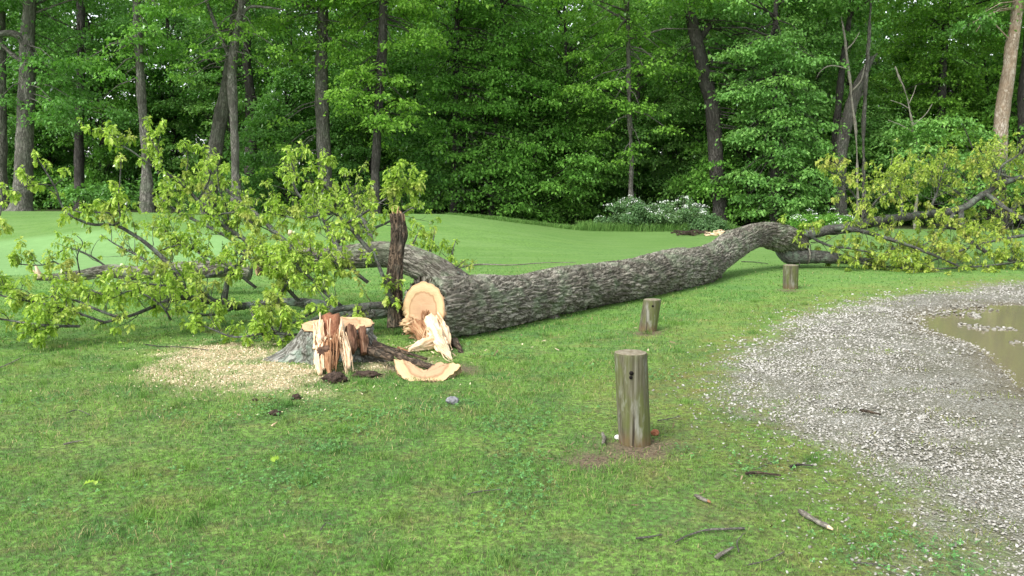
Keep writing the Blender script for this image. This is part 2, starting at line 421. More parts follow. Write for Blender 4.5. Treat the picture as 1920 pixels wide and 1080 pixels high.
def mat_pebble():
    t = NT('limestone_gravel'); r = t.attr('rnd')
    c = t.ramp(r, [(0.0, (.12, .11, .085)), (.35, (.24, .235, .20)), (.65, (.36, .35, .31)), (1.0, (.50, .49, .45))])
    n = t.noise(t.pos(), 120, 2)
    c = t.mix(t.ramp(n, [(.35, .3), (.6, 0.0)]), c, (.25, .22, .18))
    return t.princ(c, .8, None, .25)
M['pebble'] = mat_pebble()
def mat_chip():
    t = NT('wood_chips'); r = t.attr('rnd')
    return t.princ(t.ramp(r, [(0.0, (.34, .24, .13)), (.5, (.62, .48, .30)), (1.0, (.84, .74, .55))]), .85, None, .1)
M['chip'] = mat_chip()
def mat_petal():
    t = NT('white_blossom'); r = t.attr('rnd')
    return t.princ(t.ramp(r, [(0.0, (.55, .62, .52)), (1.0, (.85, .87, .84))]), .7, None, .1)
M['petal'] = mat_petal()
def mat_post():
    t = NT('weathered_post_wood'); p = t.obj()
    a = t.map(p, (1, 1, .035)); g = t.noise(a, 85, 4, .7); g2 = t.noise(a, 22, 3, .6)
    c = t.ramp(g, [(.3, (.045, .04, .025)), (.5, (.105, .098, .062)), (.72, (.19, .18, .135))])
    alg = t.noise(t.map(p, (1, 1, .3)), 9, 3, .6)
    c = t.mix(t.ramp(alg, [(.42, 0.0), (.58, .7)]), c, (.095, .115, .03))
    li = t.noise(t.map(t.n('ShaderNodeVectorMath', operation='ADD', i_0=p, i_1=(3.1, 1.2, .4)).outputs[0], (1, 1, .22)), 16, 4, .65)
    c = t.mix(t.ramp(li, [(.56, 0.0), (.70, .6)]), c, (.32, .32, .28))
    z = t.n('ShaderNodeSeparateXYZ', i_0=p).outputs['Z']
    base = t.math('SUBTRACT', 1.0, t.math('MULTIPLY', z, 10.0), True)
    c = t.mix(t.math('MULTIPLY', base, t.ramp(t.noise(p, 20, 2), [(.3, .3), (.7, .9)])), c, (.13, .075, .04))
    crk = t.ramp(g2, [(.30, 0.0), (.36, 1.0)])
    c = t.mix(t.math('SUBTRACT', 1.0, crk), c, (.035, .028, .02))
    h = t.math('ADD', g, t.math('MULTIPLY', crk, 1.5))
    return t.princ(c, .9, t.bump(h, .006, .8), .12)
M['post'] = mat_post()
def mat_posttop():
    t = NT('weathered_post_end'); p = t.obj()
    sep = t.n('ShaderNodeSeparateXYZ', i_0=p)
    rad = t.math('SQRT', t.math('ADD', t.math('MULTIPLY', sep.outputs[0], sep.outputs[0]), t.math('MULTIPLY', sep.outputs[1], sep.outputs[1])))
    ring = t.math('SINE', t.math('MULTIPLY', rad, 700.0)); n = t.noise(p, 40, 4)
    c = t.ramp(n, [(.3, (.13, .11, .07)), (.7, (.30, .27, .2))])
    c = t.mix(t.math('MULTIPLY', t.math('ADD', ring, 1.0), .15), c, (.08, .065, .04))
    return t.princ(c, .9, t.bump(n, .004, .8), .1)
M['posttop'] = mat_posttop()
M['hole'] = simple('bolt_hole_dark', (.004, .003, .003), (.012, .009, .007), 30)
def mat_water():
    t = NT('puddle_water'); p = t.pos()
    n = t.noise(t.map(p, (1, 1, 1)), 3.0, 2)
    m = t.princ((.18, .155, .095), .10, t.bump(n, .004, .25), .4, IOR=1.33, Transmission_Weight=.12)
    return m
M['water'] = mat_water()
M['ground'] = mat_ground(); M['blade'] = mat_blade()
def mat_clover():
    t = NT('clover_leaf'); r = t.attr('rnd')
    return t.princ(t.ramp(r, [(0.0, (.035, .10, .025)), (.6, (.07, .19, .045)), (1.0, (.13, .29, .08))]), .6, None, .25)
M['clover'] = mat_clover()

#@@GROUND
# ------------------------------------------------------------------ ground sheet
def axis(parts):
    out = []
    for a, b, s in parts: out += list(np.arange(a, b, s))
    return np.array(out + [parts[-1][1]])
gx = axis([(-220, -40, 12), (-40, -14, 1.0), (-14, -5, .25), (-5, 9, .065), (9, 16, .3), (16, 44, 1.2), (44, 220, 12)])
gy = axis([(-60, 0, 6), (0, 2, .5), (2, 15, .065), (15, 36, .25), (36, 80, 2.0), (80, 400, 20)])
X, Y = np.meshgrid(gx, gy); X = X.ravel(); Y = Y.ravel()
Z = terrain(X, Y)
zg, zs, zdirt, zw, zm, zgr = zones(X, Y)
Z = Z + zg * .012 * fbm(np.c_[X, Y], 4.0, 3, 9) + zs * .025 * smooth(-.1, .5, poly_sd(X, Y, SAW))
wet = smooth(-.5, .1, poly_sd(X, Y, PUDDLE) + .25 * fbm(np.c_[X, Y], 2.0, 3, 12))
nx, ny = len(gx), len(gy)
i = np.arange(ny - 1)[:, None] * nx; j = np.arange(nx - 1)[None, :]
FQ = np.stack([i + j, i + j + 1, i + j + 1 + nx, i + j + nx], -1).reshape(-1, 4)
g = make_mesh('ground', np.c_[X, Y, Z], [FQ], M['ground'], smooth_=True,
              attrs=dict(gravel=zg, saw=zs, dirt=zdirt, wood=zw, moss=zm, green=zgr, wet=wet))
tag(g, kind='structure', label='mown lawn with gravel track and rise behind')
# puddle
pp = np.array(PUDDLE)[:, :2]; c = pp.mean(0)
pp = c + (pp - c) * 1.12
PV = np.c_[pp, np.full(len(pp), -.022)]; PV = np.vstack([PV, [c[0], c[1], -.022]])
n = len(pp)
w = make_mesh('puddle', PV, [np.c_[np.arange(n), (np.arange(n) + 1) % n, np.full(n, n)]], M['water'])
tag(w, kind='structure', label='shallow brown puddle on the gravel track')

rng = np.random.default_rng(7)
# ------------------------------------------------------------------ grass blades
def wedge_pts(d0, d1, dens, margin=1.18, extra=.5):
    """points in the ground wedge the camera overlooks, with some margin for another viewpoint"""
    A = 0.6 * margin * (d1 ** 2 - d0 ** 2) + 2 * extra * (d1 - d0); n = int(A * dens)
    u = rng.random(n); y = np.sqrt(d0 ** 2 + u * (d1 ** 2 - d0 ** 2))
    x = (rng.random(n) * 2 - 1) * (.6 * margin * y + extra)
    return x, y
def blades(x, y, hgt, wid, bend):
    n = len(x); z = terrain(x, y); a = rng.random(n) * 2 * math.pi; la = rng.random(n) * 2 * math.pi
    wx, wy = np.cos(a) * wid / 2, np.sin(a) * wid / 2
    lx, ly = np.cos(la) * hgt * bend, np.sin(la) * hgt * bend
    z = z - .004
    v0 = np.c_[x - wx, y - wy, z]; v1 = np.c_[x + wx, y + wy, z]
    m = np.c_[x + lx * .35, y + ly * .35, z + hgt * .6]
    v2 = m + np.c_[wx, wy, 0 * wx] * .8; v3 = m - np.c_[wx, wy, 0 * wx] * .8
    v4 = np.c_[x + lx, y + ly, z + hgt * (1 - .25 * bend)]
    V = np.stack([v0, v1, v2, v3, v4], 1).reshape(-1, 3)
    b = np.arange(n)[:, None] * 5
    return V, [b + np.array([[0, 1, 2, 3]]), b + np.array([[3, 2, 4]])]
gb = MB()
PUD_C = np.array(PUDDLE)[:, :2]
for (d0, d1, dens, h0, h1, w0) in [(2.6, 5.0, 5200, .018, .040, .0032), (5.0, 8.0, 2400, .020, .042, .0045), (8.0, 13.0, 900, .022, .045, .007),
                                   (13.0, 20.0, 260, .02, .04, .012)]:
    x, y = wedge_pts(d0, d1, dens)
    zg_, zs_, zd_, zw_, zm_, zgr_ = zones(x, y)
    patch = fbm(np.c_[x, y], 2.4, 3, 33)
    fade = 1 - .95 * smooth(13, 19.5, y)
    keep = rng.random(len(x)) < fade * np.clip(1.0 - 1.05 * zg_ - .85 * zs_ - .9 * zd_ - .35 * zm_ + .25 * patch - zgr_, .0, 1)
    tuft = (zg_ > .3) & (fbm(np.c_[x, y * 2], 2.6, 3, 71) > .26) & (rng.random(len(x)) < .6) & (poly_sd(x, y, PUDDLE) < -.3)
    keep |= tuft
    x, y, zm_, patch = x[keep], y[keep], zm_[keep], patch[keep]
    hh = (h0 + (h1 - h0) * rng.random(len(x))) * (1.0 + .55 * np.clip(patch, -.8, 1)) * (1 - .35 * zm_)
    V, F_ = blades(x, y, hh, w0 * (.7 + .6 * rng.random(len(x))), .3 + .9 * rng.random(len(x)))
    gb.add(V, F_, rnd=np.repeat(np.clip(.5 + .34 * patch + .27 * rng.standard_normal(len(x)), 0, 1), 5), moss=np.repeat(zm_, 5))
# taller tufts
tx, ty = wedge_pts(3.0, 12.0, 1.5)
ok = (zones(tx, ty)[0] < .3) & (zones(tx, ty)[1] < .2)
tx, ty = tx[ok], ty[ok]
tuft_px = [(270, 745), (350, 880), (255, 895), (330, 765), (575, 905), (640, 810), (500, 1065), (720, 1060), (270, 965), (360, 985), (1100, 640), (680, 720), (250, 690)]
for q in tuft_px:
    g_ = G(*q); tx = np.r_[tx, g_[0]]; ty = np.r_[ty, g_[1]]
k = 55
x = np.repeat(tx, k) + rng.normal(0, .035, len(tx) * k); y = np.repeat(ty, k) + rng.normal(0, .035, len(tx) * k)
sz = np.repeat(.035 + .035 * rng.random(len(tx)), k); sz[-len(tuft_px) * k:] = .075
V, F_ = blades(x, y, sz * (.6 + .6 * rng.random(len(x))), .0035 + .001 * rng.random(len(x)), .3 + .7 * rng.random(len(x)))
gb.add(V, F_, rnd=np.repeat(np.clip(.6 + .2 * rng.standard_normal(len(x)), 0, .93), 5), moss=np.zeros(len(x) * 5))
tag(gb.build('grass', M['blade']), 'short green lawn grass with taller tufts', 'grass', kind='stuff')
# clover and broad weeds
x, y = wedge_pts(2.8, 9.0, 1500)
cz = zones(x, y); f = fbm(np.c_[x, y], 1.7, 3, 55)
keep = (rng.random(len(x)) < smooth(.02, .6, f) * .75) & (cz[0] < .5) & (cz[1] < .3) & (cz[2] < .5)
x, y = x[keep], y[keep]; n = len(x)
a = rng.random(n) * 6.28; r = .004 + .005 * rng.random(n); z = terrain(x, y) + .012 + .022 * rng.random(n)
tl = rng.normal(0, .35, (n, 2))
cm = MB()
for q in range(3):
    aa = a + q * 2.094
    d = np.c_[np.cos(aa), np.sin(aa)]; s_ = np.c_[-np.sin(aa), np.cos(aa)]
    o = np.c_[x, y]
    def pt(u, v):
        xy = o + d * (r * u)[:, None] + s_ * (r * v)[:, None]
        return np.c_[xy, z + ((xy - o) * tl).sum(1)]
    V = np.stack([pt(0, 0), pt(1.0, .75), pt(1.6, 0), pt(1.0, -.75)], 1).reshape(-1, 3)
    cm.add(V, np.arange(n * 4).reshape(-1, 4), rnd=np.repeat(rng.random(n), 4))
tag(cm.build('clover', M['clover']), 'patches of dark clover and weeds in the lawn', 'clover', kind='stuff')

# ------------------------------------------------------------------ gravel stones
t_ = (1 + 5 ** .5) / 2
ICO = np.array([(-1, t_, 0), (1, t_, 0), (-1, -t_, 0), (1, -t_, 0), (0, -1, t_), (0, 1, t_), (0, -1, -t_), (0, 1, -t_), (t_, 0, -1), (t_, 0, 1), (-t_, 0, -1), (-t_, 0, 1)]) / math.hypot(1, t_)
ICF = np.array([(0, 11, 5), (0, 5, 1), (0, 1, 7), (0, 7, 10), (0, 10, 11), (1, 5, 9), (5, 11, 4), (11, 10, 2), (10, 7, 6), (7, 1, 8), (3, 9, 4), (3, 4, 2), (3, 2, 6), (3, 6, 8), (3, 8, 9), (4, 9, 5), (2, 4, 11), (6, 2, 10), (8, 6, 7), (9, 8, 1)])
def pebbles(mb, x, y, r, rnd, sink=.25):
    n = len(x); z = terrain(x, y) + r * .45 * (1 - sink)
    a = rng.random(n) * 6.28; ca, sa = np.cos(a), np.sin(a)
    sx = r * (.8 + .6 * rng.random(n)); sy = r * (.6 + .4 * rng.random(n)); sz = r * (.3 + .3 * rng.random(n))
    base = ICO[None] * (1 + .22 * rng.standard_normal((n, 12, 1)))
    lx = base[..., 0] * sx[:, None]; ly = base[..., 1] * sy[:, None]; lz = base[..., 2] * sz[:, None]
    tl = rng.normal(0, .3, (n, 2))
    V = np.stack([x[:, None] + lx * ca[:, None] - ly * sa[:, None], y[:, None] + lx * sa[:, None] + ly * ca[:, None],
                  z[:, None] + lz + lx * tl[:, :1] + ly * tl[:, 1:]], -1).reshape(-1, 3)
    Fc = (np.arange(n)[:, None, None] * 12 + ICF[None]).reshape(-1, 3)
    mb.add(V, Fc, rnd=np.repeat(rnd, 12))
pm = MB()
for (d0, d1, dens, r0, r1) in [(2.6, 5.0, 4600, .0045, .0115), (5.0, 8.0, 2500, .006, .0135), (8.0, 16.0, 900, .008, .018)]:
    x, y = wedge_pts(d0, d1, dens); k = x > .8; x, y = x[k], y[k]
    zz = zones(x, y); P_ = np.c_[x, y]
    bare = fbm(P_, .9, 3, 81)
    edge = smooth(2.2, .3, poly_sd(x, y, GRAVEL))
    pw = np.clip(zz[0] * (.52 + .50 * edge + 1.0 * bare), 0, 1) * (.8 + .5 * fbm(P_, 4.5, 2, 92))
    pw = np.maximum(pw, .10 * smooth(-.8, 0, poly_sd(x, y, GRAVEL)))
    pw *= 1 - .90 * smooth(-.1, .3, poly_sd(x, y, PUDDLE) + .3 * bare)
    k = rng.random(len(x)) < pw; x, y, bare, edge = x[k], y[k], bare[k], edge[k]
    r = r0 + (r1 - r0) * rng.random(len(x)) ** 1.8
    rn = np.clip(.38 + .22 * edge + .28 * bare + .24 * rng.standard_normal(len(x)), 0, 1)
    pebbles(pm, x, y, r, rn)
tag(pm.build('gravel', M['pebble'], smooth_=True), 'pale limestone gravel covering the track', 'gravel', kind='stuff')

_n = 700; x = rng.uniform(5.2, 9.5, _n * 6); y = rng.uniform(8.0, 12.2, _n * 6); d_ = poly_sd(x, y, PUDDLE)
k = (d_ > -.1) & (d_ < .9) & (fbm(np.c_[x, y * 1.5], 1.3, 3, 44) > .12); x, y, d_ = x[k], y[k], d_[k]
r = rng.uniform(.012, .03, len(x)); tm = MB(); pebbles(tm, x, y, r, np.clip(rng.normal(.35, .2, len(x)), 0, 1))
V_ = tm.V[0]; V_[:, 2] += np.repeat(.055 * smooth(-.3, .6, d_), 12); tag(tm.build('puddle_stones', M['pebble'], smooth_=True), 'wet stones breaking the surface of the puddle', 'gravel', kind='stuff')
# ------------------------------------------------------------------ sawdust chips
def flakes(mb, x, y, L, Wd, zoff=.004, rnd=None, tilt=.35):
    n = len(x); z = terrain(x, y) + zoff + .02 * np.clip(poly_sd(x, y, SAW), 0, .4) / .4 + .012 * rng.random(n)
    a = rng.random(n) * 6.28; d = np.c_[np.cos(a), np.sin(a), rng.normal(0, tilt, n)]; s_ = np.c_[-np.sin(a), np.cos(a), rng.normal(0, tilt, n)]
    o = np.c_[x, y, z]
    V = np.stack([o - d * L[:, None] / 2 - s_ * Wd[:, None] / 2, o + d * L[:, None] / 2 - s_ * Wd[:, None] * .3, o + d * L[:, None] / 2 + s_ * Wd[:, None] / 2, o - d * L[:, None] * .4 + s_ * Wd[:, None] / 2], 1).reshape(-1, 3)
    mb.add(V, np.arange(n * 4).reshape(-1, 4), rnd=np.repeat(rng.random(n) if rnd is None else rnd, 4))
sm = MB()
N_ = 80000; x = rng.uniform(-4.0, -.3, N_); y = rng.uniform(5.8, 10.2, N_)
k = rng.random(N_) < (zones(x, y)[1] ** 1.6 * .8 + (.02 + .10 * np.clip(fbm(np.c_[x, y], 1.6, 2, 61), 0, 1)) * smooth(-1.5, 0, poly_sd(x, y, SAW)))
x, y = x[k], y[k]
flakes(sm, x, y, .008 + .014 * rng.random(len(x)), .003 + .005 * rng.random(len(x)))
tag(sm.build('sawdust', M['chip']), 'pale sawdust and wood chips spread on grass left of the stump', 'sawdust', kind='stuff')

# fallen bits in the lawn
lm = MB()
x, y = wedge_pts(3.0, 12.0, 3); k = zones(x, y)[0] < .6; x, y = x[k], y[k]
flakes(lm, x, y, .012 + .025 * rng.random(len(x)), .003 + .007 * rng.random(len(x)), .014, rng.random(len(x)) * .6)
cx_, cy_ = rng.normal(-.9, .9, 160), rng.normal(8.7, .7, 160)
flakes(lm, cx_, cy_, .02 + .04 * rng.random(160), .006 + .012 * rng.random(160), .02)
for (a_, b_, r_, n_) in [(1190, 842, .28, 70), (1130, 862, .25, 40), (1215, 626, .25, 50), (1480, 546, .2, 20), (660, 706, .3, 60), (760, 690, .3, 50), (1440, 900, .6, 60), (1330, 870, .6, 50)]:
    q = G(a_, b_); flakes(lm, q[0] + rng.normal(0, r_, n_), q[1] + rng.normal(0, r_ * .7, n_), .012 + .03 * rng.random(n_), .003 + .006 * rng.random(n_), .006, rng.random(n_) * .5)
M['litter'] = NT('dry_litter'); _t = M['litter']; M['litter'] = _t.princ(_t.ramp(_t.attr('rnd'), [(0.0, (.07, .045, .03)), (.45, (.22, .16, .10)), (1.0, (.62, .52, .36))]), .9, None, .1)
tag(lm.build('litter', M['litter']), 'small pale chips and dry bits scattered over the lawn', 'litter', kind='stuff')

# ------------------------------------------------------------------ bark relief
def bark_disp(amp, freq=20.0, lump=.02, tail=None):
    def f(bc, S, C, Sn, Rr):
        wv = noise(bc * np.array([1.4, 5, 5]), 1.0, 3) * .9
        p = np.c_[bc[:, 0] * 3.0 * freq / 20, bc[:, 1] * freq, bc[:, 2] * freq]
        p = p + np.c_[wv * .6, wv, -wv]
        n = np.abs(noise(p, 1.0, 21)); n2 = np.abs(noise(p * np.array([1.8, 1.7, 1.7]), 1.0, 22))
        r = np.clip(np.minimum(n * 3.0, n2 * 3.4 + .15), 0, 1) ** .8
        d = amp * (r - .55) + lump * noise(bc * np.array([1.2, 3, 3]), 1.0, 8) + .25 * amp * noise(bc, 90, 9)
        return d
    return f

# ================================================================== THE FALLEN TREE
tree = thing('fallen_tree', 'long felled oak trunk with a sawn end at the left and an arched far end', 'fallen tree', tuple(G(1000, 600)))
def child_mesh(mb, name, mat, parent, smooth_=True):
    o = mb.build(name, mat, None, smooth_)
    o.parent = parent
    o.matrix_parent_inverse = Matrix.Translation(-world_loc(parent))
    return o
def world_loc(o):
    return Vector(o.location) if o.parent is None else Vector((0, 0, 0))   # parts are written in world coordinates
# trunk: (pixel centre, depth, diameter in px)
TR = [(789, 590, 8.86, 116), (850, 592, 9.15, 108), (930, 588, 9.7, 98), (1020, 574, 10.5, 90), (1110, 556, 11.4, 82), (1200, 535, 12.4, 76),
      (1262, 520, 13.3, 74), (1312, 500, 14.2, 70), (1345, 481, 15.0, 54), (1380, 457, 15.8, 50), (1425, 440, 16.4, 44), (1462, 444, 16.8, 48), (1488, 460, 17.1, 54), (1499, 470, 17.2, 34), (1503, 474, 17.2, 8)]
TP = np.array([W(a, b, d) for a, b, d, _ in TR]); TRr = np.array([w / PXM(d) / 2 for _, _, d, w in TR])
for i_ in range(7): TP[i_, 2] = max(TRr[i_] * .93, TP[i_, 2] * .0 + TRr[i_] * .93)
mb = MB()
P_, r_, T_, N_v, B_v = tube(mb, TP, TRr, 220, .011, bark_disp(.046, 27, .040), caps=True)
log_ax = -(TP[1] - TP[0]); log_ax /= np.linalg.norm(log_ax)
face_n = log_ax + np.array([.04, -.12, .10]); face_n /= np.linalg.norm(face_n)
fc = TP[0] - log_ax * .03
def to_saw_plane(V):
    d = (V - fc) @ face_n; k = (d > 0) & (np.linalg.norm(V - fc, axis=1) < .9)
    V = V.copy(); V[k] -= log_ax * (d[k] / (log_ax @ face_n))[:, None]; return V
mb.V[0] = to_saw_plane(mb.V[0])
trunk_o = child_mesh(mb, 'trunk', M['bark'], tree)
# burl under the bend
def blob(mb, c, r, seed, amp=.2, n=28, bc_off=0):
    th, ph = np.meshgrid(np.linspace(0, 2 * math.pi, n, endpoint=False), np.linspace(0, math.pi, n // 2 + 1))
    d = np.stack([np.sin(ph) * np.cos(th), np.sin(ph) * np.sin(th), np.cos(ph)], -1).reshape(-1, 3)
    rr = 1 + amp * fbm(d, 1.8, 3, seed) + amp * .5 * noise(d, 7, seed + 3)
    V = np.asarray(c) + d * np.asarray(r) * rr[:, None]
    m_ = n // 2
    i = np.arange(m_)[:, None] * n; j = np.arange(n)[None]; k = (j + 1) % n
    mb.add(V, np.stack([i + j, i + n + j, i + n + k, i + k], -1).reshape(-1, 4), bc=(V - V.mean(0)) * np.array([1, 1, 1]))
mb = MB(); blob(mb, W(1338, 503, 14.9), np.array([.17, .2, .19]), 5, .35, 60)
child_mesh(mb, 'burl', M['bark'], tree)

for (px_, py_, d_, r_, sd_) in [(1236, 508, 12.75, (.17, .10, .06), 3), (1285, 490, 13.9, (.14, .10, .07), 4), (1366, 436, 15.7, (.07, .06, .045), 5), (1040, 600, 10.35, (.07, .05, .06), 6)]:
    mb = MB(); blob(mb, W(px_, py_, d_), np.array(r_), sd_, .45, 40); child_mesh(mb, 'knot', M['bark'], trunk_o)
# ---- the sawn butt: a plate with growth rings, lower part torn
fu = np.cross(log_ax, [0, 0, 1]); fu /= np.linalg.norm(fu); fv = np.cross(fu, log_ax)
fu = fu - log_ax * ((fu @ face_n) / (log_ax @ face_n)); fv = fv - log_ax * ((fv @ face_n) / (log_ax @ face_n))

def cut_plate(name, c, nrm, u, v, rad, parent, mat, seed=1, rough=.01, squash=(1, 1), thick=.05, tear=None):
    nr, ns = 26, 110
    rr = np.linspace(0, 1, nr)[1:]; th = np.linspace(0, 2 * math.pi, ns, endpoint=False)
    RR, TH = np.meshgrid(rr, th, indexing='ij'); RR = RR.ravel(); TH = TH.ravel()
    q = np.c_[RR * np.cos(TH), RR * np.sin(TH)]
    edge = 1 + .035 * noise(np.c_[np.cos(TH), np.sin(TH)], 6, seed) + .05 * noise(np.c_[np.cos(TH), np.sin(TH)], 1.5, seed + 2)
    hgt = rough * fbm(q, 3, 3, seed) * 1.0
    if tear is not None: hgt = hgt + tear(q)
    V = c + (q[:, :1] * u * squash[0] + q[:, 1:] * v * squash[1]) * rad * edge[:, None] + nrm * hgt[:, None]
    V = np.vstack([V, c]); cut = np.vstack([np.c_[q, np.zeros(len(q))], [0, 0, 0]])
    i = np.arange(nr - 2)[:, None] * ns; j = np.arange(ns)[None]; k = (j + 1) % ns
    Fq = np.stack([i + j, i + ns + j, i + ns + k, i + k], -1).reshape(-1, 4)
    ctr = len(V) - 1; j = np.arange(ns); k = (j + 1) % ns
    Ft = np.c_[np.full(ns, ctr), j, k]
    # side wall back into the log
    b = len(V); last = (nr - 2) * ns
    V2 = V[last:last + ns] - nrm * (thick + hgt[-ns:, None]); V = np.vstack([V, V2]); cut = np.vstack([cut, cut[last:last + ns] * 1.05])
    Fw = np.stack([last + j, b + j, b + k, last + k], -1)
    m_ = MB(); m_.add(V, [Fq, Ft, Fw], cut=cut)
    return child_mesh(m_, name, mat, parent)
def tear_butt(q):
    low = smooth(-.25, -.75, q[:, 1] - .35 * q[:, 0])
    return low * (.09 * noise(q, 9, 3) + .07 * noise(q, 22, 4) + .02)
cut_plate('cut_face', fc + face_n * .012, face_n, fu, fv, TRr[0] * .985, trunk_o, M['cut'], 3, .008, (1.0, 1.0), .03, tear_butt)

# ---- splinters
def spike(mb, a, b, w0, w1, flat=.4, bend=.0, seed=0, seg=7):
    a = np.asarray(a, float); b = np.asarray(b, float); rs = np.random.default_rng(seed)
    L = np.linalg.norm(b - a); side = rs.normal(0, 1, 3); side -= (side @ (b - a)) * (b - a) / L ** 2; side /= np.linalg.norm(side)
    ts = np.linspace(0, 1, 9)
    P = a + (b - a) * ts[:, None] + side * (bend * L * np.sin(ts * math.pi))[:, None]
    rad = w0 + (w1 - w0) * ts
    m2 = MB()
    def dsp(bc, S, C, Sn, Rr):
        return Rr * (-(1 - flat) * Sn ** 2 + .35 * noise(np.c_[S * 6, C * 2.5, Sn * 2.5], 1, seed) + .2 * noise(np.c_[S * 18, C * 6, Sn * 6], 1, seed + 1))
    tube(m2, P, rad, seg, .02, dsp)
    mb.add(m2.V[0], [np.concatenate(f) for f in m2.F.values() if f], bc=m2.A['bc'][0])
def fibres(mb, a, b, width, n, seed=0, w=.012, fray=.25, wd=None):
    """a torn sheet of wood: many thin splinters side by side, uneven ends"""
    r_ = np.random.default_rng(seed); a = np.asarray(a, float); b = np.asarray(b, float); d = b - a; L = np.linalg.norm(d)
    s = np.cross(d, [0.1, 1, .1]) if wd is None else np.asarray(wd, float); s /= np.linalg.norm(s); o = np.cross(d / L, s)
    for q in range(n):
        u = (q + .5) / n - .5 + r_.normal(0, .03); off = s * (u * width) + o * r_.normal(0, .012)
        p = a + off + d * r_.uniform(-fray * .5, .12); e = a + off * r_.uniform(.5, 1.15) + d * (1 + r_.uniform(-fray, fray)) + r_.normal(0, .012, 3)
        e[2] = max(e[2], .01)
        spike(mb, p, e, w * r_.uniform(.6, 1.5), w * r_.uniform(.1, .4), .6, r_.normal(0, .03), seed * 31 + q, 6)
def chunk(mb, pts, rad, seed=0, flat=.55, seg=34):
    """a torn piece of solid wood with deep grooves along the grain and ragged ends"""
    m2 = MB()
    def dsp(bc, S, C, Sn, Rr):
        g_ = noise(np.c_[S * 5, C * 5, Sn * 5], 1, seed); f_ = noise(np.c_[S * 9, C * 13, Sn * 13], 1, seed + 1); h_ = noise(np.c_[S * 22, C * 2, Sn * 2], 1, seed + 2)
        return Rr * (-(1 - flat) * Sn ** 2 + .30 * g_ + .26 * f_ + .22 * h_)
    tube(m2, np.array(pts), rad, seg, .012, dsp)
    V = m2.V[0]; V[:, 2] = np.maximum(V[:, 2], .004)
    mb.add(V, [np.concatenate(f) for f in m2.F.values() if f], bc=m2.A['bc'][0])
sw = MB(); sb_ = MB(); rs = np.random.default_rng(3)
chunk(sw, WP([(802, 598, 8.72), (812, 618, 8.55), (822, 640, 8.32), (832, 655, 8.12), (846, 677, 7.80)]) if 'WP' in globals() else [W(*p) for p in [(802, 598, 8.72), (812, 618, 8.55), (822, 640, 8.32), (832, 655, 8.12), (846, 677, 7.80)]], [.055, .10, .085, .06, .02], 3)
chunk(sw, [W(*p) for p in [(822, 602, 8.7), (834, 622, 8.5), (842, 648, 8.36)]], [.035, .07, .03], 4)
chunk(sw, [W(*p) for p in [(815, 640, 8.32), (795, 648, 8.25), (766, 656, 8.12)]], [.05, .06, .012], 5)
chunk(sb_, [W(*p) for p in [(780, 610, 8.80), (792, 628, 8.62), (806, 650, 8.40)]], [.06, .09, .04], 6)
chunk(sb_, [W(*p) for p in [(800, 650, 8.3), (770, 662, 8.2), (745, 652, 8.3)]], [.04, .035, .012], 7)
# big white torn strap hanging from the butt to the ground
for (a, b, wdt, n_, w_) in [((812, 600, 8.68), (830, 636, 8.30), .17, 9, .014), ((826, 606, 8.66), (842, 650, 8.34), .10, 6, .012), ((815, 632, 8.36), (838, 668, 7.95), .15, 8, .012),
                          ((812, 640, 8.32), (766, 656, 8.12), .12, 7, .010), ((806, 612, 8.6), (800, 652, 8.28), .10, 6, .010), ((826, 655, 8.06), (845, 682, 7.72), .09, 5, .011)]:
    fibres(sw, W(*a), W(*b), wdt, n_, int(a[0] + b[1]), w_)
for (a, b, w0, w1) in [((770, 655, 8.1), (757, 671, 7.95), .012, .004), ((812, 668, 8.0), (805, 683, 7.8), .010, .004), ((826, 600, 8.75), (831, 580, 8.8), .018, .003)]:
    spike(sw, W(*a), W(*b), w0, w1, .8, 0, int(a[0]), 8)
for k_ in range(26):
    u_ = rs.uniform(-.8, .55); v_ = rs.uniform(-.85, -.35)
    p0 = fc + (fu * u_ + fv * v_) * TRr[0] * .9
    p1 = p0 + face_n * rs.uniform(.03, .13) - np.array([0, 0, rs.uniform(-.02, .08)]) + fu * rs.uniform(-.03, .05)
    spike(sb_ if k_ % 2 else sw, p0, p1, rs.uniform(.012, .03), .003, .6, .05, k_ + 50)
fibres(sb_, W(786, 612, 8.76), W(804, 648, 8.45), .16, 16, 5, .018)
fibres(sb_, W(776, 606, 8.82), W(798, 628, 8.62), .12, 14, 6, .012)
fibres(sb_, W(800, 585, 8.80), W(800, 612, 8.70), .12, 16, 7, .009)
child_mesh(sw, 'splintered_strap', M['splinter'], trunk_o)
child_mesh(sb_, 'torn_fibres', M['splinter_brown'], trunk_o)
mb = MB()
spike(mb, W(842, 640, 8.6), W(868, 668, 8.15), .055, .03, .6, .1, 77, 10)
spike(mb, W(862, 660, 8.2), W(896, 672, 7.95), .035, .008, .5, .1, 78, 10)
child_mesh(mb, 'bark_flap', M['bark_rot'], trunk_o)

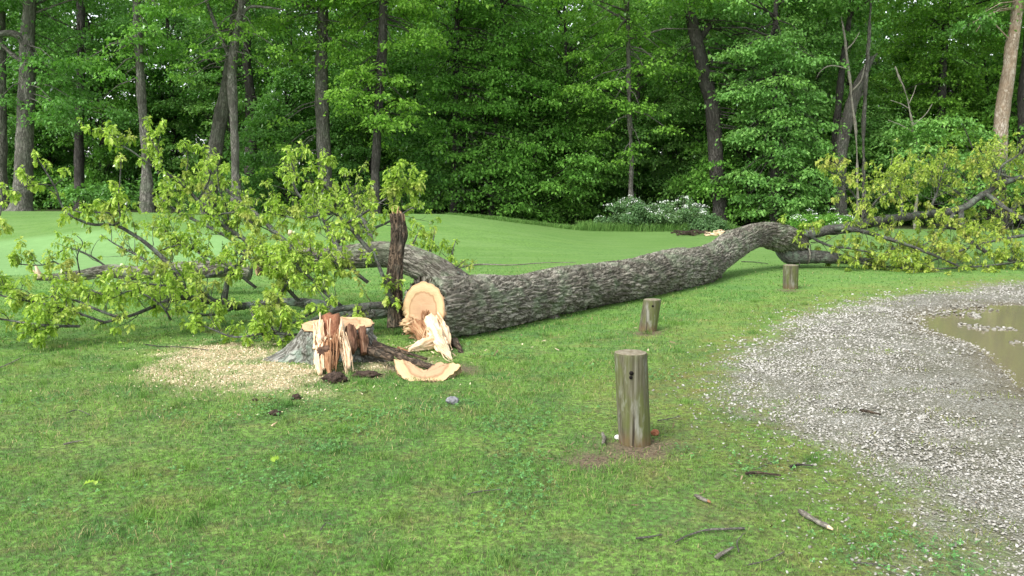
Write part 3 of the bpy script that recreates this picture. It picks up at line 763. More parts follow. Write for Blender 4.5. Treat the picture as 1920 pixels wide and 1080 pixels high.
# ================================================================== branches, twigs and leaves
ST = np.array([0, .14, .27, .38, .52, .63, .76, .88, 1.0]); WD = np.array([.02, .10, .27, .13, .42, .17, .42, .17, .0])
def oak_leaves(mb, base, dirn, L, rs, droop=.5, z_up=True):
    """realise lobed leaves: base (n,3), dirn (n,3) unit, L (n,)"""
    n = len(base); d = dirn / (np.linalg.norm(dirn, axis=1)[:, None] + 1e-9)
    up = np.tile([0, 0, 1.0], (n, 1)) + rs.normal(0, .45, (n, 3))
    s = np.cross(d, up); s /= np.linalg.norm(s, axis=1)[:, None] + 1e-9; nn = np.cross(s, d)
    V = np.zeros((n, 9, 3, 3))
    fold = rs.uniform(.2, .7, n); dr = droop * rs.uniform(.2, 1.3, n); wd = rs.uniform(.6, 1.0, n)
    for i_, (t, w_) in enumerate(zip(ST, WD)):
        ctr = base + d * (L * t)[:, None] - np.array([0, 0, 1.0]) * (L * dr * t * t)[:, None]
        for k_, sg in ((0, -1), (1, 0), (2, 1)):
            V[:, i_, k_] = ctr + s * (L * w_ * wd * sg)[:, None] + nn * (L * w_ * abs(sg) * fold)[:, None]
    V = V.reshape(-1, 3)
    b = (np.arange(n) * 27)[:, None, None]
    q = []
    for i_ in range(8):
        for k_ in (0, 1):
            q.append([i_ * 3 + k_, i_ * 3 + k_ + 1, i_ * 3 + k_ + 4, i_ * 3 + k_ + 3])
    Fq = (b + np.array(q)[None]).reshape(-1, 4)
    mb.add(V, Fq, rnd=np.repeat(np.clip(rs.normal(.5, .22, n), 0, 1), 27))
def grow_twigs(path, rad, n, rs, lmin, lmax, up=.25, t0=.25, bias=None, sub=3, keepz=.03):
    """curved side twigs along a path; returns list of (points, r0, r1) and tuft sites (pos, dir)"""
    out = []; tips = []
    P = catmull(path, .08); T = np.gradient(P, axis=0); T /= np.linalg.norm(T, axis=1)[:, None]
    for i_ in range(n):
        k_ = int(rs.uniform(t0, 1.0) * (len(P) - 1)); p = P[k_]; t = T[k_]
        s = rs.normal(0, 1, 3); s -= s @ t * t; s /= np.linalg.norm(s)
        d = t * rs.uniform(.2, .9) + s * rs.uniform(.5, 1.0) + np.array([0, 0, up])
        if bias is not None: d = d + bias * .5
        d /= np.linalg.norm(d); L = rs.uniform(lmin, lmax) * (1.15 - .5 * k_ / len(P))
        pts = [p]; dd = d.copy(); m_ = 5
        for q in range(m_):
            dd = dd + rs.normal(0, .22, 3) + np.array([0, 0, .06]); dd /= np.linalg.norm(dd)
            nx_ = pts[-1] + dd * L / m_
            gz = 0.0 if nx_[1] < 19 else terr(nx_[0], nx_[1])
            nx_[2] = max(nx_[2], gz + keepz); pts.append(nx_)
        pts = np.array(pts); out.append((pts, min(rad * .6, .003 + L * .007), .0016))
        tips.append((pts[-1], dd))
        for q in range(sub):
            if rs.random() < .75:
                j_ = rs.integers(1, m_ + 1); e = dd + rs.normal(0, .8, 3); e /= np.linalg.norm(e)
                l2 = L * rs.uniform(.2, .45); p2 = np.array([pts[j_], pts[j_] + e * l2 * .5 + rs.normal(0, .01, 3), pts[j_] + e * l2 + np.array([0, 0, .02])])
                p2[:, 2] = np.maximum(p2[:, 2], keepz); out.append((p2, .0022, .001)); tips.append((p2[-1], e))
    return out, tips
def leafy_branch(parent, pts, r0, r1, n, rs, lmin, lmax, leafL=(.06, .12), per=(5, 10), up=.25, bias=None, mat='bark_limb', leafmat='leaf_oak', name='branch', t0=.25, sub=3, seg=10, leafprob=.9, tip_leaf=True, smr=1.0):
    mb = MB(); L_ = MB(); n = int(n * (.74 if parent is not tree else 1.05)); r0 *= 1.05; r1 *= 1.4; smr = smr * (.50 if parent is not tree else .58)
    pts = np.array(pts, float)
    rad = r0 + (r1 - r0) * np.linspace(0, 1, len(pts)) ** .8
    tube(mb, pts, rad, seg, .05, lambda bc, S, C, Sn, Rr: Rr * .22 * noise(np.c_[S * 7, C * 1.3, Sn * 1.3], 1, 4))
    tw, tips = grow_twigs(pts, (r0 + r1) / 2, n, rs, lmin, lmax, up, t0, bias, sub)
    for p, a, b in tw: tube(mb, p, np.linspace(a, b, len(p)), 5, None, None, caps=False)
    if tip_leaf: tips.append((pts[-1], (pts[-1] - pts[-2]) / np.linalg.norm(pts[-1] - pts[-2])))
    br = child_mesh(mb, name, M[mat], parent)
    bases = []; dirs = []; Ls = []
    for p, d in tips:
        if rs.random() > leafprob: continue
        m_ = int(rs.integers(*per) * 1.5)
        dv = d * .6 + rs.normal(0, .8, (m_, 3)) + np.array([0, 0, -.25]); dv /= np.linalg.norm(dv, axis=1)[:, None]
        bb = p + dv * .008 - d * (rs.random((m_, 1)) * .035)
        bases.append(bb); dirs.append(dv); Ls.append(rs.uniform(leafL[0], leafL[1], m_) * smr)
    if bases:
        B = np.concatenate(bases); B[:, 2] = np.maximum(B[:, 2], .03)
        oak_leaves(L_, B, np.concatenate(dirs), np.concatenate(Ls), rs, .65)
        V = np.concatenate(L_.V); V[:, 2] = np.maximum(V[:, 2], .008); L_.V = [V]
        child_mesh(L_, 'leaves', M[leafmat], br, False)
    return br
rs = np.random.default_rng(11)
def WP(pts): return np.array([W(*p) for p in pts])
# --- right hand crown of the fallen tree
RB = [  # (points, r0, r1, ntwigs)
    ([(1488, 448, 17.2), (1530, 436, 17.2), (1600, 425, 17.3), (1660, 412, 17.4), (1740, 402, 17.6), (1800, 392, 17.8), (1845, 364, 18.0), (1885, 342, 18.2), (1935, 326, 18.4), (2010, 300, 18.8)], .11, .035, 34),
    ([(1560, 428, 17.2), (1600, 430, 16.9), (1680, 452, 16.5), (1740, 474, 16.2), (1800, 500, 16.0)], .055, .012, 34),
    ([(1518, 436, 17.0), (1524, 446, 16.9), (1560, 462, 16.7), (1590, 465, 16.6), (1640, 475, 16.4)], .035, .01, 16),
    ([(1602, 428, 17.0), (1625, 400, 16.9), (1650, 370, 16.8), (1690, 345, 16.7), (1700, 320, 16.6)], .03, .008, 26),
    ([(1640, 415, 17.3), (1612, 380, 17.3), (1585, 345, 17.3), (1560, 325, 17.4), (1542, 312, 17.4)], .022, .006, 18),
    ([(1690, 405, 17.5), (1690, 370, 17.6), (1668, 335, 17.8), (1672, 300, 18.0)], .03, .006, 30),
    ([(1740, 400, 17.6), (1755, 365, 17.8), (1765, 330, 18.0), (1775, 300, 18.2)], .03, .006, 30),
    ([(1800, 392, 17.8), (1810, 440, 17.4), (1845, 470, 17.0), (1880, 485, 16.7), (1960, 500, 16.5)], .06, .015, 34),
    ([(1790, 396, 17.7), (1770, 430, 17.4), (1740, 455, 17.1), (1700, 480, 16.8)], .035, .008, 30),
    ([(1845, 360, 18.0), (1900, 400, 17.6), (1960, 430, 17.4), (2050, 450, 17.2)], .05, .012, 34),
    ([(1870, 340, 18.1), (1880, 310, 18.0), (1910, 290, 18.0), (1925, 265, 18.0)], .03, .006, 16),
    ([(1920, 330, 18.4), (1960, 370, 18.2), (2040, 390, 18.0)], .05, .012, 26),
    ([(1900, 335, 18.3), (1850, 315, 18.6), (1820, 295, 18.8)], .025, .006, 20),
    ([(1930, 440, 17.2), (1870, 450, 16.9), (1800, 470, 16.6), (1740, 492, 16.3)], .03, .008, 34),
    ([(1960, 480, 16.8), (1880, 495, 16.4), (1780, 503, 16.1), (1700, 505, 16.0)], .025, .006, 34),
    ([(1700, 450, 16.8), (1650, 480, 16.5), (1600, 490, 16.3)], .02, .005, 22),
    ([(1820, 380, 18.0), (1780, 350, 18.4), (1730, 320, 18.8)], .025, .006, 26),
    ([(1960, 300, 18.9), (1910, 320, 19.4), (1860, 300, 19.8)], .025, .006, 22),
    ([(1750, 420, 17.8), (1800, 430, 18.3), (1880, 420, 18.8)], .025, .006, 26),
]
for idx, (pts, a, b, n) in enumerate(RB):
    leafy_branch(tree, WP(pts), a, b, n, rs, .3, .75, (.08, .15), (5, 9), up=.15, leafmat='leaf_oak_far', t0=.5 if idx == 0 else .15, bias=None)
# lower limb on the ground with the sawn collar
mb = MB(); tube(mb, WP([(1462, 458, 17.0), (1478, 478, 16.9), (1505, 482, 16.9), (1540, 482, 16.9), (1580, 486, 16.8), (1640, 492, 16.6)]), [.14, .16, .13, .11, .09, .05], 60, .03, bark_disp(.018, 24, .02))
child_mesh(mb, 'lower_limb', M['bark_limb'], tree)
mb = MB()
cc = W(1514, 480, 16.9); th = np.linspace(0, 2 * math.pi, 20)
ax = W(1540, 482, 16.9) - W(1500, 481, 16.9); ax /= np.linalg.norm(ax); u_ = np.cross(ax, [0, 0, 1]); u_ /= np.linalg.norm(u_); v_ = np.cross(u_, ax)
tube(mb, np.array([cc + (u_ * math.cos(t) + v_ * math.sin(t)) * .15 for t in th]), .016, 8)
child_mesh(mb, 'sawn_collar', M['deadwood'], tree)
for (pts, r) in [([(1500, 488, 16.8), (1497, 500, 16.6), (1480, 512, 16.4)], .012), ([(1512, 450, 17.0), (1520, 462, 16.9), (1518, 480, 16.8)], .012),
                 ([(1520, 455, 16.9), (1545, 452, 16.8)], .01)]:
    mb = MB(); tube(mb, WP(pts), np.linspace(r, r * .4, len(pts)), 6, .04); child_mesh(mb, 'broken_twig', M['bark_dark'], tree)
leafy_branch(tree, WP([(1480, 440, 16.9), (1470, 425, 16.7), (1468, 408, 16.6)]), .008, .003, 5, rs, .06, .14, (.08, .14), (5, 9), leafmat='leaf_oak')
leafy_branch(tree, WP([(1500, 440, 16.9), (1520, 425, 16.7), (1540, 420, 16.6)]), .008, .003, 9, rs, .1, .22, (.08, .14), (5, 9), leafmat='leaf_oak')
leafy_branch(tree, WP([(1600, 490, 16.7), (1660, 500, 16.4), (1740, 506, 16.1)]), .03, .006, 30, rs, .2, .5, (.08, .14), (5, 9), leafmat='leaf_oak_far')

# ================================================================== THE FALLEN TOP behind (left)
top = thing('fallen_treetop', 'bark covered limb behind the log, with sawn and broken ends under leafy branches', 'fallen limb', tuple(G(760, 560)))
mb = MB(); tube(mb, WP([(905, 566, 10.2), (870, 548, 10.2), (830, 520, 10.3), (790, 498, 10.4), (745, 482, 10.5), (700, 477, 10.6), (640, 484, 10.7), (560, 490, 10.8), (486, 498, 10.9)]),
                [.20, .19, .18, .17, .165, .16, .15, .14, .11], 150, .012, bark_disp(.024, 20, .02))
limb = child_mesh(mb, 'limb', M['bark'], top)
a_ = W(486, 498, 10.9); b_ = W(560, 490, 10.8); nn_ = (a_ - b_) / np.linalg.norm(a_ - b_) + np.array([.1, -.6, 0]); nn_ /= np.linalg.norm(nn_)
u_ = np.cross(nn_, [0, 0, 1]); u_ /= np.linalg.norm(u_); v_ = np.cross(u_, nn_)
cut_plate('cut_face', a_ + nn_ * .05, nn_, u_, v_, .125, limb, M['cut'], 5, .004, (.85, 1), .1)
mb = MB(); tube(mb, WP([(470, 512, 12.6), (420, 505, 12.6), (330, 508, 12.6), (250, 512, 12.6), (205, 508, 12.6), (150, 516, 12.5), (100, 520, 12.4), (66, 520, 12.4)]),
                [.10, .11, .12, .11, .10, .075, .055, .05], 70, .02, bark_disp(.014, 26, .02))
lg = child_mesh(mb, 'limb', M['bark'], top); lg['label'] = 'grey limb reaching left to a broken orange tip'
mb = MB(); spike(mb, W(75, 520, 12.38), W(66, 496, 12.35), .05, .012, .6, .1, 3); spike(mb, W(78, 518, 12.36), W(60, 506, 12.3), .04, .01, .6, .1, 5)
child_mesh(mb, 'splinters', M['splinter'], lg)
mb = MB(); spike(mb, W(552, 446, 10.9), W(543, 434, 10.8), .05, .035, .7, .0, 31, 10); child_mesh(mb, 'broken_tip', M['splinter'], limb)
mb = MB(); tube(mb, WP([(585, 476, 10.8), (565, 462, 10.9), (550, 444, 10.9)]), [.07, .06, .05], 30, .02, bark_disp(.01, 26, .01)); child_mesh(mb, 'stub', M['bark'], limb)
mb = MB(); tube(mb, WP([(905, 536, 9.9), (880, 528, 9.95), (862, 512, 10.1), (850, 510, 10.2)]), [.02, .018, .013, .008], 8, .03); child_mesh(mb, 'broken_branch', M['bark_limb'], top)
LB = [
    ([(800, 500, 10.7), (805, 475, 10.9), (812, 450, 11.0), (815, 430, 11.1)], .015, .004, 8),
    ([(830, 515, 10.5), (845, 490, 10.7), (850, 465, 10.8), (855, 450, 10.9)], .012, .003, 7),
    ([(760, 485, 10.6), (775, 455, 10.8), (790, 425, 11.0)], .015, .004, 8),
    ([(820, 520, 10.2), (850, 505, 10.2), (872, 488, 10.3)], .01, .003, 4),
    ([(640, 478, 10.8), (620, 440, 11.1), (600, 400, 11.4), (560, 365, 11.6), (545, 330, 11.7)], .04, .008, 40),
    ([(700, 470, 10.7), (690, 430, 11.0), (670, 390, 11.2), (650, 345, 11.3)], .035, .008, 40),
    ([(560, 480, 10.9), (520, 440, 11.2), (480, 400, 11.5), (430, 360, 11.8), (400, 330, 12.0)], .04, .008, 42),
    ([(480, 500, 12.4), (450, 460, 12.4), (400, 430, 12.4), (340, 400, 12.4), (300, 370, 12.4)], .035, .008, 40),
    ([(400, 505, 12.6), (370, 470, 12.8), (320, 440, 12.9), (280, 420, 13.0)], .03, .006, 30),
    ([(300, 508, 12.6), (260, 480, 12.7), (220, 460, 12.8), (190, 440, 12.8)], .022, .005, 18),
    ([(600, 485, 10.8), (640, 450, 11.2), (720, 420, 11.4), (780, 385, 11.5)], .03, .006, 34),
    ([(210, 508, 12.6), (170, 480, 12.6), (130, 465, 12.6), (105, 478, 12.6)], .015, .004, 12),
    ([(150, 515, 12.4), (145, 480, 12.3), (155, 455, 12.3), (140, 438, 12.3)], .012, .003, 4),
    ([(430, 505, 12.4), (380, 520, 12.0), (320, 530, 11.7), (260, 545, 11.4)], .03, .006, 34),
]
for idx, (pts, a, b, n) in enumerate(LB):
    leafy_branch(top, WP(pts), a, b, n, rs, .15 if idx < 4 else .25, .32 if idx < 4 else .6, (.07, .13), (5, 9), up=.2)

# ================================================================== THE NEAR BRANCH with the rotten upright stub
near = thing('fallen_branch', 'sprawling leafy branch on the lawn behind the stump with a rotten upright stub', 'fallen branch', tuple(G(700, 600)))
mb = MB()
tube(mb, WP([(744, 612, 9.2), (742, 575, 9.2), (743, 520, 9.2), (747, 470, 9.2), (748, 430, 9.2), (746, 400, 9.2)]), [.10, .09, .085, .078, .078, .075], 80, .014,
     lambda bc, S, C, Sn, Rr: .02 * noise(np.c_[S * 3, C * 3, Sn * 3], 1, 2) + .022 * noise(np.c_[S * 6, C * 9, Sn * 9], 1, 6) - .02 * smooth(.2, .9, C * .3 + Sn * -.8))
stub = child_mesh(mb, 'rotten_stub', M['bark_rot'], near)
mb = MB()
for k_ in range(9):
    a0 = W(738 + k_ * 2.4, 404 + (k_ % 3) * 5, 9.17); spike(mb, a0, a0 + np.array([rs.uniform(-.02, .02), 0, rs.uniform(.05, .12)]), .018, .004, .6, .1, k_ + 5)
child_mesh(mb, 'jagged_top', M['splinter_brown'], stub)
# thick low log behind
mb = MB(); tube(mb, WP([(765, 590, 9.5), (740, 580, 9.5), (700, 584, 9.5), (650, 588, 9.5), (590, 572, 9.7), (540, 566, 9.9), (470, 572, 10.0), (440, 578, 10.0)]), [.09, .085, .08, .075, .06, .05, .045, .03], 40, .02, bark_disp(.008, 30, .02))
child_mesh(mb, 'main_stem', M['bark_stump'], near)
NB = [  # the hand-placed bare limbs with their twigs
    ([(752, 582, 9.25), (735, 574, 9.2), (700, 573, 9.1), (660, 576, 9.0), (630, 582, 8.9), (605, 590, 8.85), (578, 606, 8.8)], .045, .014, 10, .3),
    ([(690, 575, 9.0), (672, 585, 8.95), (650, 594, 8.9)], .028, .012, 3, .2),
    ([(742, 575, 9.1), (728, 545, 9.05), (715, 510, 9.0), (700, 472, 9.0)], .026, .012, 6, .2),
    ([(460, 575, 9.9), (400, 566, 9.7), (350, 558, 9.5), (310, 566, 9.2), (250, 590, 8.8), (187, 607, 8.6)], .045, .008, 26, .4),
    ([(349, 558, 9.5), (340, 525, 9.5), (319, 498, 9.5), (285, 465, 9.5), (255, 443, 9.5), (213, 421, 9.5), (170, 420, 9.5), (123, 396, 9.5), (102, 349, 9.5), (68, 292, 9.5)], .032, .005, 34, .35),
    ([(215, 422, 9.5), (205, 400, 9.45), (150, 398, 9.4), (128, 388, 9.4)], .012, .004, 8, .2),
    ([(102, 349, 9.5), (75, 345, 9.4), (45, 352, 9.3), (20, 365, 9.3)], .008, .003, 8, .2),
    ([(420, 566, 9.8), (430, 520, 9.9), (468, 464, 10.0), (430, 430, 10.0), (396, 404, 10.0), (370, 375, 10.0), (341, 345, 10.0), (300, 318, 10.0), (277, 306, 10.0), (250, 285, 10.0), (221, 268, 10.0), (190, 240, 10.0)], .034, .004, 60, .35),
    ([(300, 318, 10.0), (300, 290, 9.9), (285, 265, 9.9), (270, 235, 9.9)], .010, .003, 14, .3),
    ([(213, 421, 9.5), (226, 413, 9.4), (222, 380, 9.4), (225, 340, 9.4), (228, 294, 9.4)], .012, .004, 10, .2),
    ([(341, 345, 10.0), (350, 320, 10.1), (352, 290, 10.1), (345, 262, 10.1)], .010, .003, 8, .2),
    ([(370, 375, 10.0), (390, 345, 10.0), (395, 310, 10.0), (385, 275, 10.0)], .010, .003, 9, .25),
    ([(430, 430, 10.0), (425, 390, 10.1), (410, 350, 10.1), (408, 290, 10.1)], .012, .003, 12, .25),
    ([(700, 478, 9.5), (674, 448, 9.6), (655, 425, 9.6), (637, 407, 9.6), (622, 367, 9.6), (600, 345, 9.6), (560, 335, 9.6), (545, 300, 9.6), (535, 280, 9.6)], .024, .004, 44, .35),
    ([(652, 418, 9.6), (690, 395, 9.5), (733, 367, 9.4), (760, 350, 9.4), (790, 358, 9.4)], .014, .004, 24, .28),
    ([(622, 400, 9.6), (590, 405, 9.7), (560, 410, 9.7), (510, 400, 9.8)], .014, .004, 26, .3),
    ([(733, 390, 9.3), (740, 370, 9.3), (738, 340, 9.3), (728, 318, 9.3)], .010, .003, 16, .22),
    ([(600, 345, 9.6), (615, 320, 9.5), (605, 290, 9.5), (604, 268, 9.5)], .008, .0025, 5, .15),
    ([(690, 530, 9.2), (650, 500, 9.2), (600, 485, 9.2), (540, 470, 9.2), (500, 482, 9.2)], .02, .005, 34, .35),
    ([(640, 575, 9.0), (600, 540, 9.0), (560, 500, 9.0), (520, 470, 9.1)], .02, .005, 36, .35),
    ([(560, 565, 9.6), (520, 520, 9.6), (480, 490, 9.6), (440, 470, 9.6)], .022, .005, 36, .35),
    ([(520, 568, 9.7), (540, 530, 9.4), (580, 510, 9.3), (640, 500, 9.2)], .018, .005, 26, .35),
    ([(612, 588, 8.7), (614, 570, 8.7), (600, 548, 8.7), (590, 535, 8.7)], .008, .003, 8, .22),
    ([(470, 575, 9.6), (480, 600, 9.1), (520, 622, 8.6), (530, 640, 8.4)], .014, .005, 20, .3),
    ([(560, 628, 8.5), (500, 625, 8.5), (440, 632, 8.45), (400, 618, 8.5), (355, 598, 8.6)], .013, .005, 24, .3),
    ([(540, 612, 8.8), (560, 600, 8.8), (600, 578, 8.9)], .012, .006, 4, .2),
    ([(523, 622, 8.5), (528, 600, 8.5), (525, 575, 8.55), (520, 550, 8.6)], .009, .003, 16, .25),
    ([(420, 575, 9.6), (370, 545, 9.5), (300, 535, 9.4), (240, 530, 9.3), (200, 555, 9.1)], .016, .005, 34, .35),
    ([(200, 555, 9.1), (150, 535, 9.2), (120, 505, 9.3), (100, 490, 9.4), (80, 497, 9.4), (25, 495, 9.4)], .011, .004, 26, .3),
    ([(230, 598, 8.7), (180, 580, 8.7), (130, 560, 8.7), (60, 555, 8.7), (-20, 545, 8.7), (-80, 540, 8.7)], .014, .004, 34, .35),
    ([(200, 606, 8.6), (140, 585, 8.5), (80, 570, 8.5), (20, 558, 8.5), (-40, 545, 8.5)], .012, .005, 30, .3),
    ([(150, 612, 8.4), (80, 610, 8.3), (50, 606, 8.3), (0, 598, 8.3), (-60, 590, 8.3)], .014, .005, 30, .3),
    ([(120, 612, 8.35), (75, 618, 8.25), (40, 625, 8.2)], .010, .004, 6, .2),
    ([(-20, 500, 9.0), (-10, 440, 9.0), (5, 380, 9.0), (0, 345, 9.0)], .012, .003, 10, .2),
    ([(320, 600, 8.9), (300, 570, 8.8), (250, 545, 8.8), (210, 560, 8.7)], .012, .004, 20, .3),
    ([(440, 578, 9.8), (400, 590, 9.4), (350, 585, 9.2), (290, 578, 9.1)], .014, .005, 20, .3),
    ([(480, 540, 9.8), (430, 500, 9.8), (390, 480, 9.8), (340, 460, 9.8), (300, 470, 9.7)], .018, .005, 36, .35),
    ([(396, 404, 10.0), (440, 400, 10.0), (480, 420, 10.0), (520, 440, 10.0)], .012, .004, 24, .3),
]
for pts, a, b, n, L_ in NB:
    leafy_branch(near, WP(pts), a, b, n, rs, L_ * .4, L_ * 1.1, (.07, .135), (5, 10), up=.25, t0=.12)

# ================================================================== STUMP
sc0 = G(622, 668); sc0[2] = 0
stump = thing('tree_stump', 'freshly cut lichen covered stump with splintered heartwood standing up', 'stump', tuple(sc0))
c0 = W(632, 640, 7.95); c0[2] = 0
nh, ns = 46, 180
th = np.arange(ns) / ns * 2 * math.pi                 # 0 = +x (right), -pi/2 = towards the camera
def ang(a): return (th - a + math.pi) % (2 * math.pi) - math.pi
flare = .38 * np.exp(-(ang(R(192)) / .42) ** 2) + .24 * np.exp(-(ang(R(-20)) / .33) ** 2) + .08 * np.exp(-(ang(R(250)) / .25) ** 2) + .12 * np.exp(-(ang(R(60)) / .4) ** 2) + .1 * np.exp(-(ang(R(130)) / .4) ** 2)
notch = np.exp(-(ang(R(-74)) / .46) ** 4)
TOPZ = .285
V = []; bcs = []
for i_ in range(nh):
    t = i_ / (nh - 1)
    r = .335 + .03 * (1 - t) + flare * (1 - t) ** 1.7 - notch * (.06 + .20 * t)
    z = -.03 + (TOPZ + .03 + .012 * np.sin(th + 1.2)) * t - notch * .05 * t
    p = np.c_[np.cos(th), np.sin(th), np.full(ns, t * 2)]
    r = r + .035 * fbm(p, 3.5, 3, 2) + .014 * noise(p * np.array([1, 1, .3]), 14, 3)
    V.append(np.c_[c0[0] + r * np.cos(th), c0[1] + r * np.sin(th), z]); bcs.append(np.c_[z, .35 * np.cos(th), .35 * np.sin(th)])
rim = V[-1].copy()
V = np.concatenate(V); i = np.arange(nh - 1)[:, None] * ns; j = np.arange(ns)[None]; k = (j + 1) % ns
mb = MB(); mb.add(V, np.stack([i + j, i + k, i + ns + k, i + ns + j], -1).reshape(-1, 4), bc=np.concatenate(bcs))
bark_o = child_mesh(mb, 'bark', M['bark_stump'], stump)
# sawn top
nr = 16; VV = []; CC = []
cen = rim.mean(0)
for i_ in range(nr):
    t = 1 - i_ / nr
    rr = cen + (rim - cen) * t * np.array([1, 1, 1]); q = (rim - cen)[:, :2] / .335 * t
    rr[:, 2] += .010 + .035 * fbm(q, 4, 3, 9) * min(1, (1 - t) * 4) - .05 * np.exp(-((q[:, 0] - .35) ** 2 + (q[:, 1] + .35) ** 2) / .06) + .025 * smooth(-.02, .02, q[:, 1] - .1 - .3 * q[:, 0])
    VV.append(rr); CC.append(np.c_[q, np.zeros(ns)])
VV.append(cen[None] + [0, 0, .01]); CC.append(np.zeros((1, 3)))
VV = np.concatenate(VV); CC = np.concatenate(CC)
i = np.arange(nr - 1)[:, None] * ns; j = np.arange(ns)[None]; k = (j + 1) % ns
ctr = len(VV) - 1; jj = np.arange(ns)
mb = MB(); mb.add(VV, [np.stack([i + j, i + k, i + ns + k, i + ns + j], -1).reshape(-1, 4), np.c_[(nr - 1) * ns + jj, (nr - 1) * ns + (jj + 1) % ns, np.full(ns, ctr)]], cut=CC * 1.0)
M['cut_pale'] = mat_cut('sawn_stump_top')
child_mesh(mb, 'sawn_top', M['cut_pale'], stump)
# standing red slab
def slab(mb, pts_front, thick, back, seed=0, sub=10):
    """extruded outline: pts_front list of 3D points (ordered), moved by back*thick"""
    P = np.array(pts_front, float); n = len(P); bk = np.asarray(back, float) * thick
    c = P.mean(0)
    V = np.vstack([P, P + bk, c, c + bk]); j = np.arange(n); k = (j + 1) % n
    Fs = [np.c_[j, k, np.full(n, 2 * n)], np.c_[k + n, j + n, np.full(n, 2 * n + 1)], np.stack([k, j, j + n, k + n], -1)]
    L = V - V.min(0)
    mb.add(V, Fs, bc=np.c_[L[:, 2], L[:, 0], L[:, 1]])
mb = MB(); slab(mb, [W(*p) for p in [(601, 648, 7.50), (603, 592, 7.62), (612, 588, 7.62), (618, 592, 7.62), (630, 589, 7.62), (632, 600, 7.60), (634, 650, 7.50), (618, 660, 7.48)]], .10, (.1, 1, 0))
child_mesh(mb, 'heartwood_slab', M['heartwood'], stump)
sw = MB(); sb_ = MB(); rs2 = np.random.default_rng(5)
spike(sw, W(599, 650, 7.50), W(600, 585, 7.6), .022, .004, .7, .02, 1, 8)
spike(sw, W(594, 655, 7.52), W(592, 610, 7.62), .045, .02, .6, .02, 2, 10)
spike(sw, W(636, 640, 7.52), W(640, 598, 7.7), .028, .008, .6, .02, 3, 10)
spike(sw, W(646, 650, 7.50), W(641, 620, 7.6), .02, .006, .6, .02, 14, 10)
def CH(mb, pp, rad, sd, fl=.55): chunk(mb, [W(*p) for p in pp], rad, sd, fl)
CH(sw, [(638, 622, 7.54), (646, 645, 7.44), (652, 668, 7.32), (654, 690, 7.18)], [.02, .045, .05, .015], 11)
CH(sw, [(597, 655, 7.42), (596, 675, 7.28), (600, 702, 7.10)], [.03, .05, .02], 12)
CH(sw, [(596, 606, 7.62), (597, 630, 7.55), (600, 660, 7.42)], [.035, .065, .045], 13)
CH(sw, [(640, 598, 7.68), (641, 615, 7.62), (640, 640, 7.5)], [.012, .035, .03], 14)
CH(sb_, [(618, 634, 7.50), (617, 660, 7.34), (616, 685, 7.18), (618, 706, 7.05)], [.035, .06, .045, .015], 15)
CH(sw, [(608, 640, 7.44), (606, 665, 7.32), (607, 692, 7.14)], [.02, .035, .012], 21)
CH(sb_, [(632, 640, 7.50), (630, 660, 7.40), (627, 688, 7.2)], [.03, .05, .02], 16)
cav = MB()
CH(cav, [(655, 612, 7.74), (657, 632, 7.68), (660, 660, 7.58)], [.05, .08, .05], 17)
CH(cav, [(678, 614, 7.76), (681, 636, 7.70), (683, 664, 7.62)], [.045, .06, .04], 18)
M['cavity'] = mat_wood('dark_torn_cavity_wood', (.05, .022, .014), (.14, .07, .042), (.34, .22, .14))
child_mesh(cav, 'torn_cavity', M['cavity'], stump)
fibres(sw, W(640, 628, 7.50), W(652, 688, 7.20), .10, 6, 41, .010)
fibres(sw, W(598, 662, 7.34), W(599, 702, 7.10), .09, 5, 42, .010)
fibres(sw, W(598, 606, 7.58), W(600, 655, 7.40), .12, 7, 44, .010)
fibres(sb_, W(616, 634, 7.40), W(616, 700, 7.08), .20, 9, 45, .011)
fibres(sw, W(612, 600, 7.58), W(614, 640, 7.44), .10, 3, 48, .006)
for k_ in range(34):
    px = rs2.uniform(590, 650); a0 = W(px, rs2.uniform(625, 665), 7.42); d_ = np.array([rs2.uniform(-.03, .03), rs2.uniform(-.05, -.01), rs2.choice([-1, 1]) * rs2.uniform(.05, .13)])
    spike(sw if k_ % 3 else sb_, a0, a0 + d_, rs2.uniform(.007, .018), .002, .6, .03, k_ + 100, 6)
for k_ in range(22):
    px = rs2.uniform(645, 690); a0 = W(px, rs2.uniform(625, 650), 7.72); d_ = np.array([rs2.uniform(-.02, .02), rs2.uniform(-.06, -.0), rs2.uniform(-.10, .04)])
    spike(sb_, a0, a0 + d_, rs2.uniform(.015, .035), .006, .7, .03, k_ + 200, 7)
child_mesh(sw, 'splinters', M['splinter'], stump); child_mesh(sb_, 'torn_wood', M['splinter_brown'], stump)
mb = MB(); blob(mb, W(610, 660, 7.30), np.array([.085, .035, .05]), 8, .5, 30)
child_mesh(mb, 'rotten_core', M['rot'], stump)
for (pts, rr_) in [([(700, 645, 7.75), (725, 655, 7.7), (750, 668, 7.5), (790, 682, 7.3), (815, 690, 7.15)], [.04, .022, .018, .014, .006]), ([(690, 655, 7.7), (715, 665, 7.5), (735, 672, 7.35)], [.04, .03, .012])]:
    mb = MB(); tube(mb, WP(pts), rr_, 16, .03, bark_disp(.012, 26, .02)); child_mesh(mb, 'root', M['bark_rot'], stump)

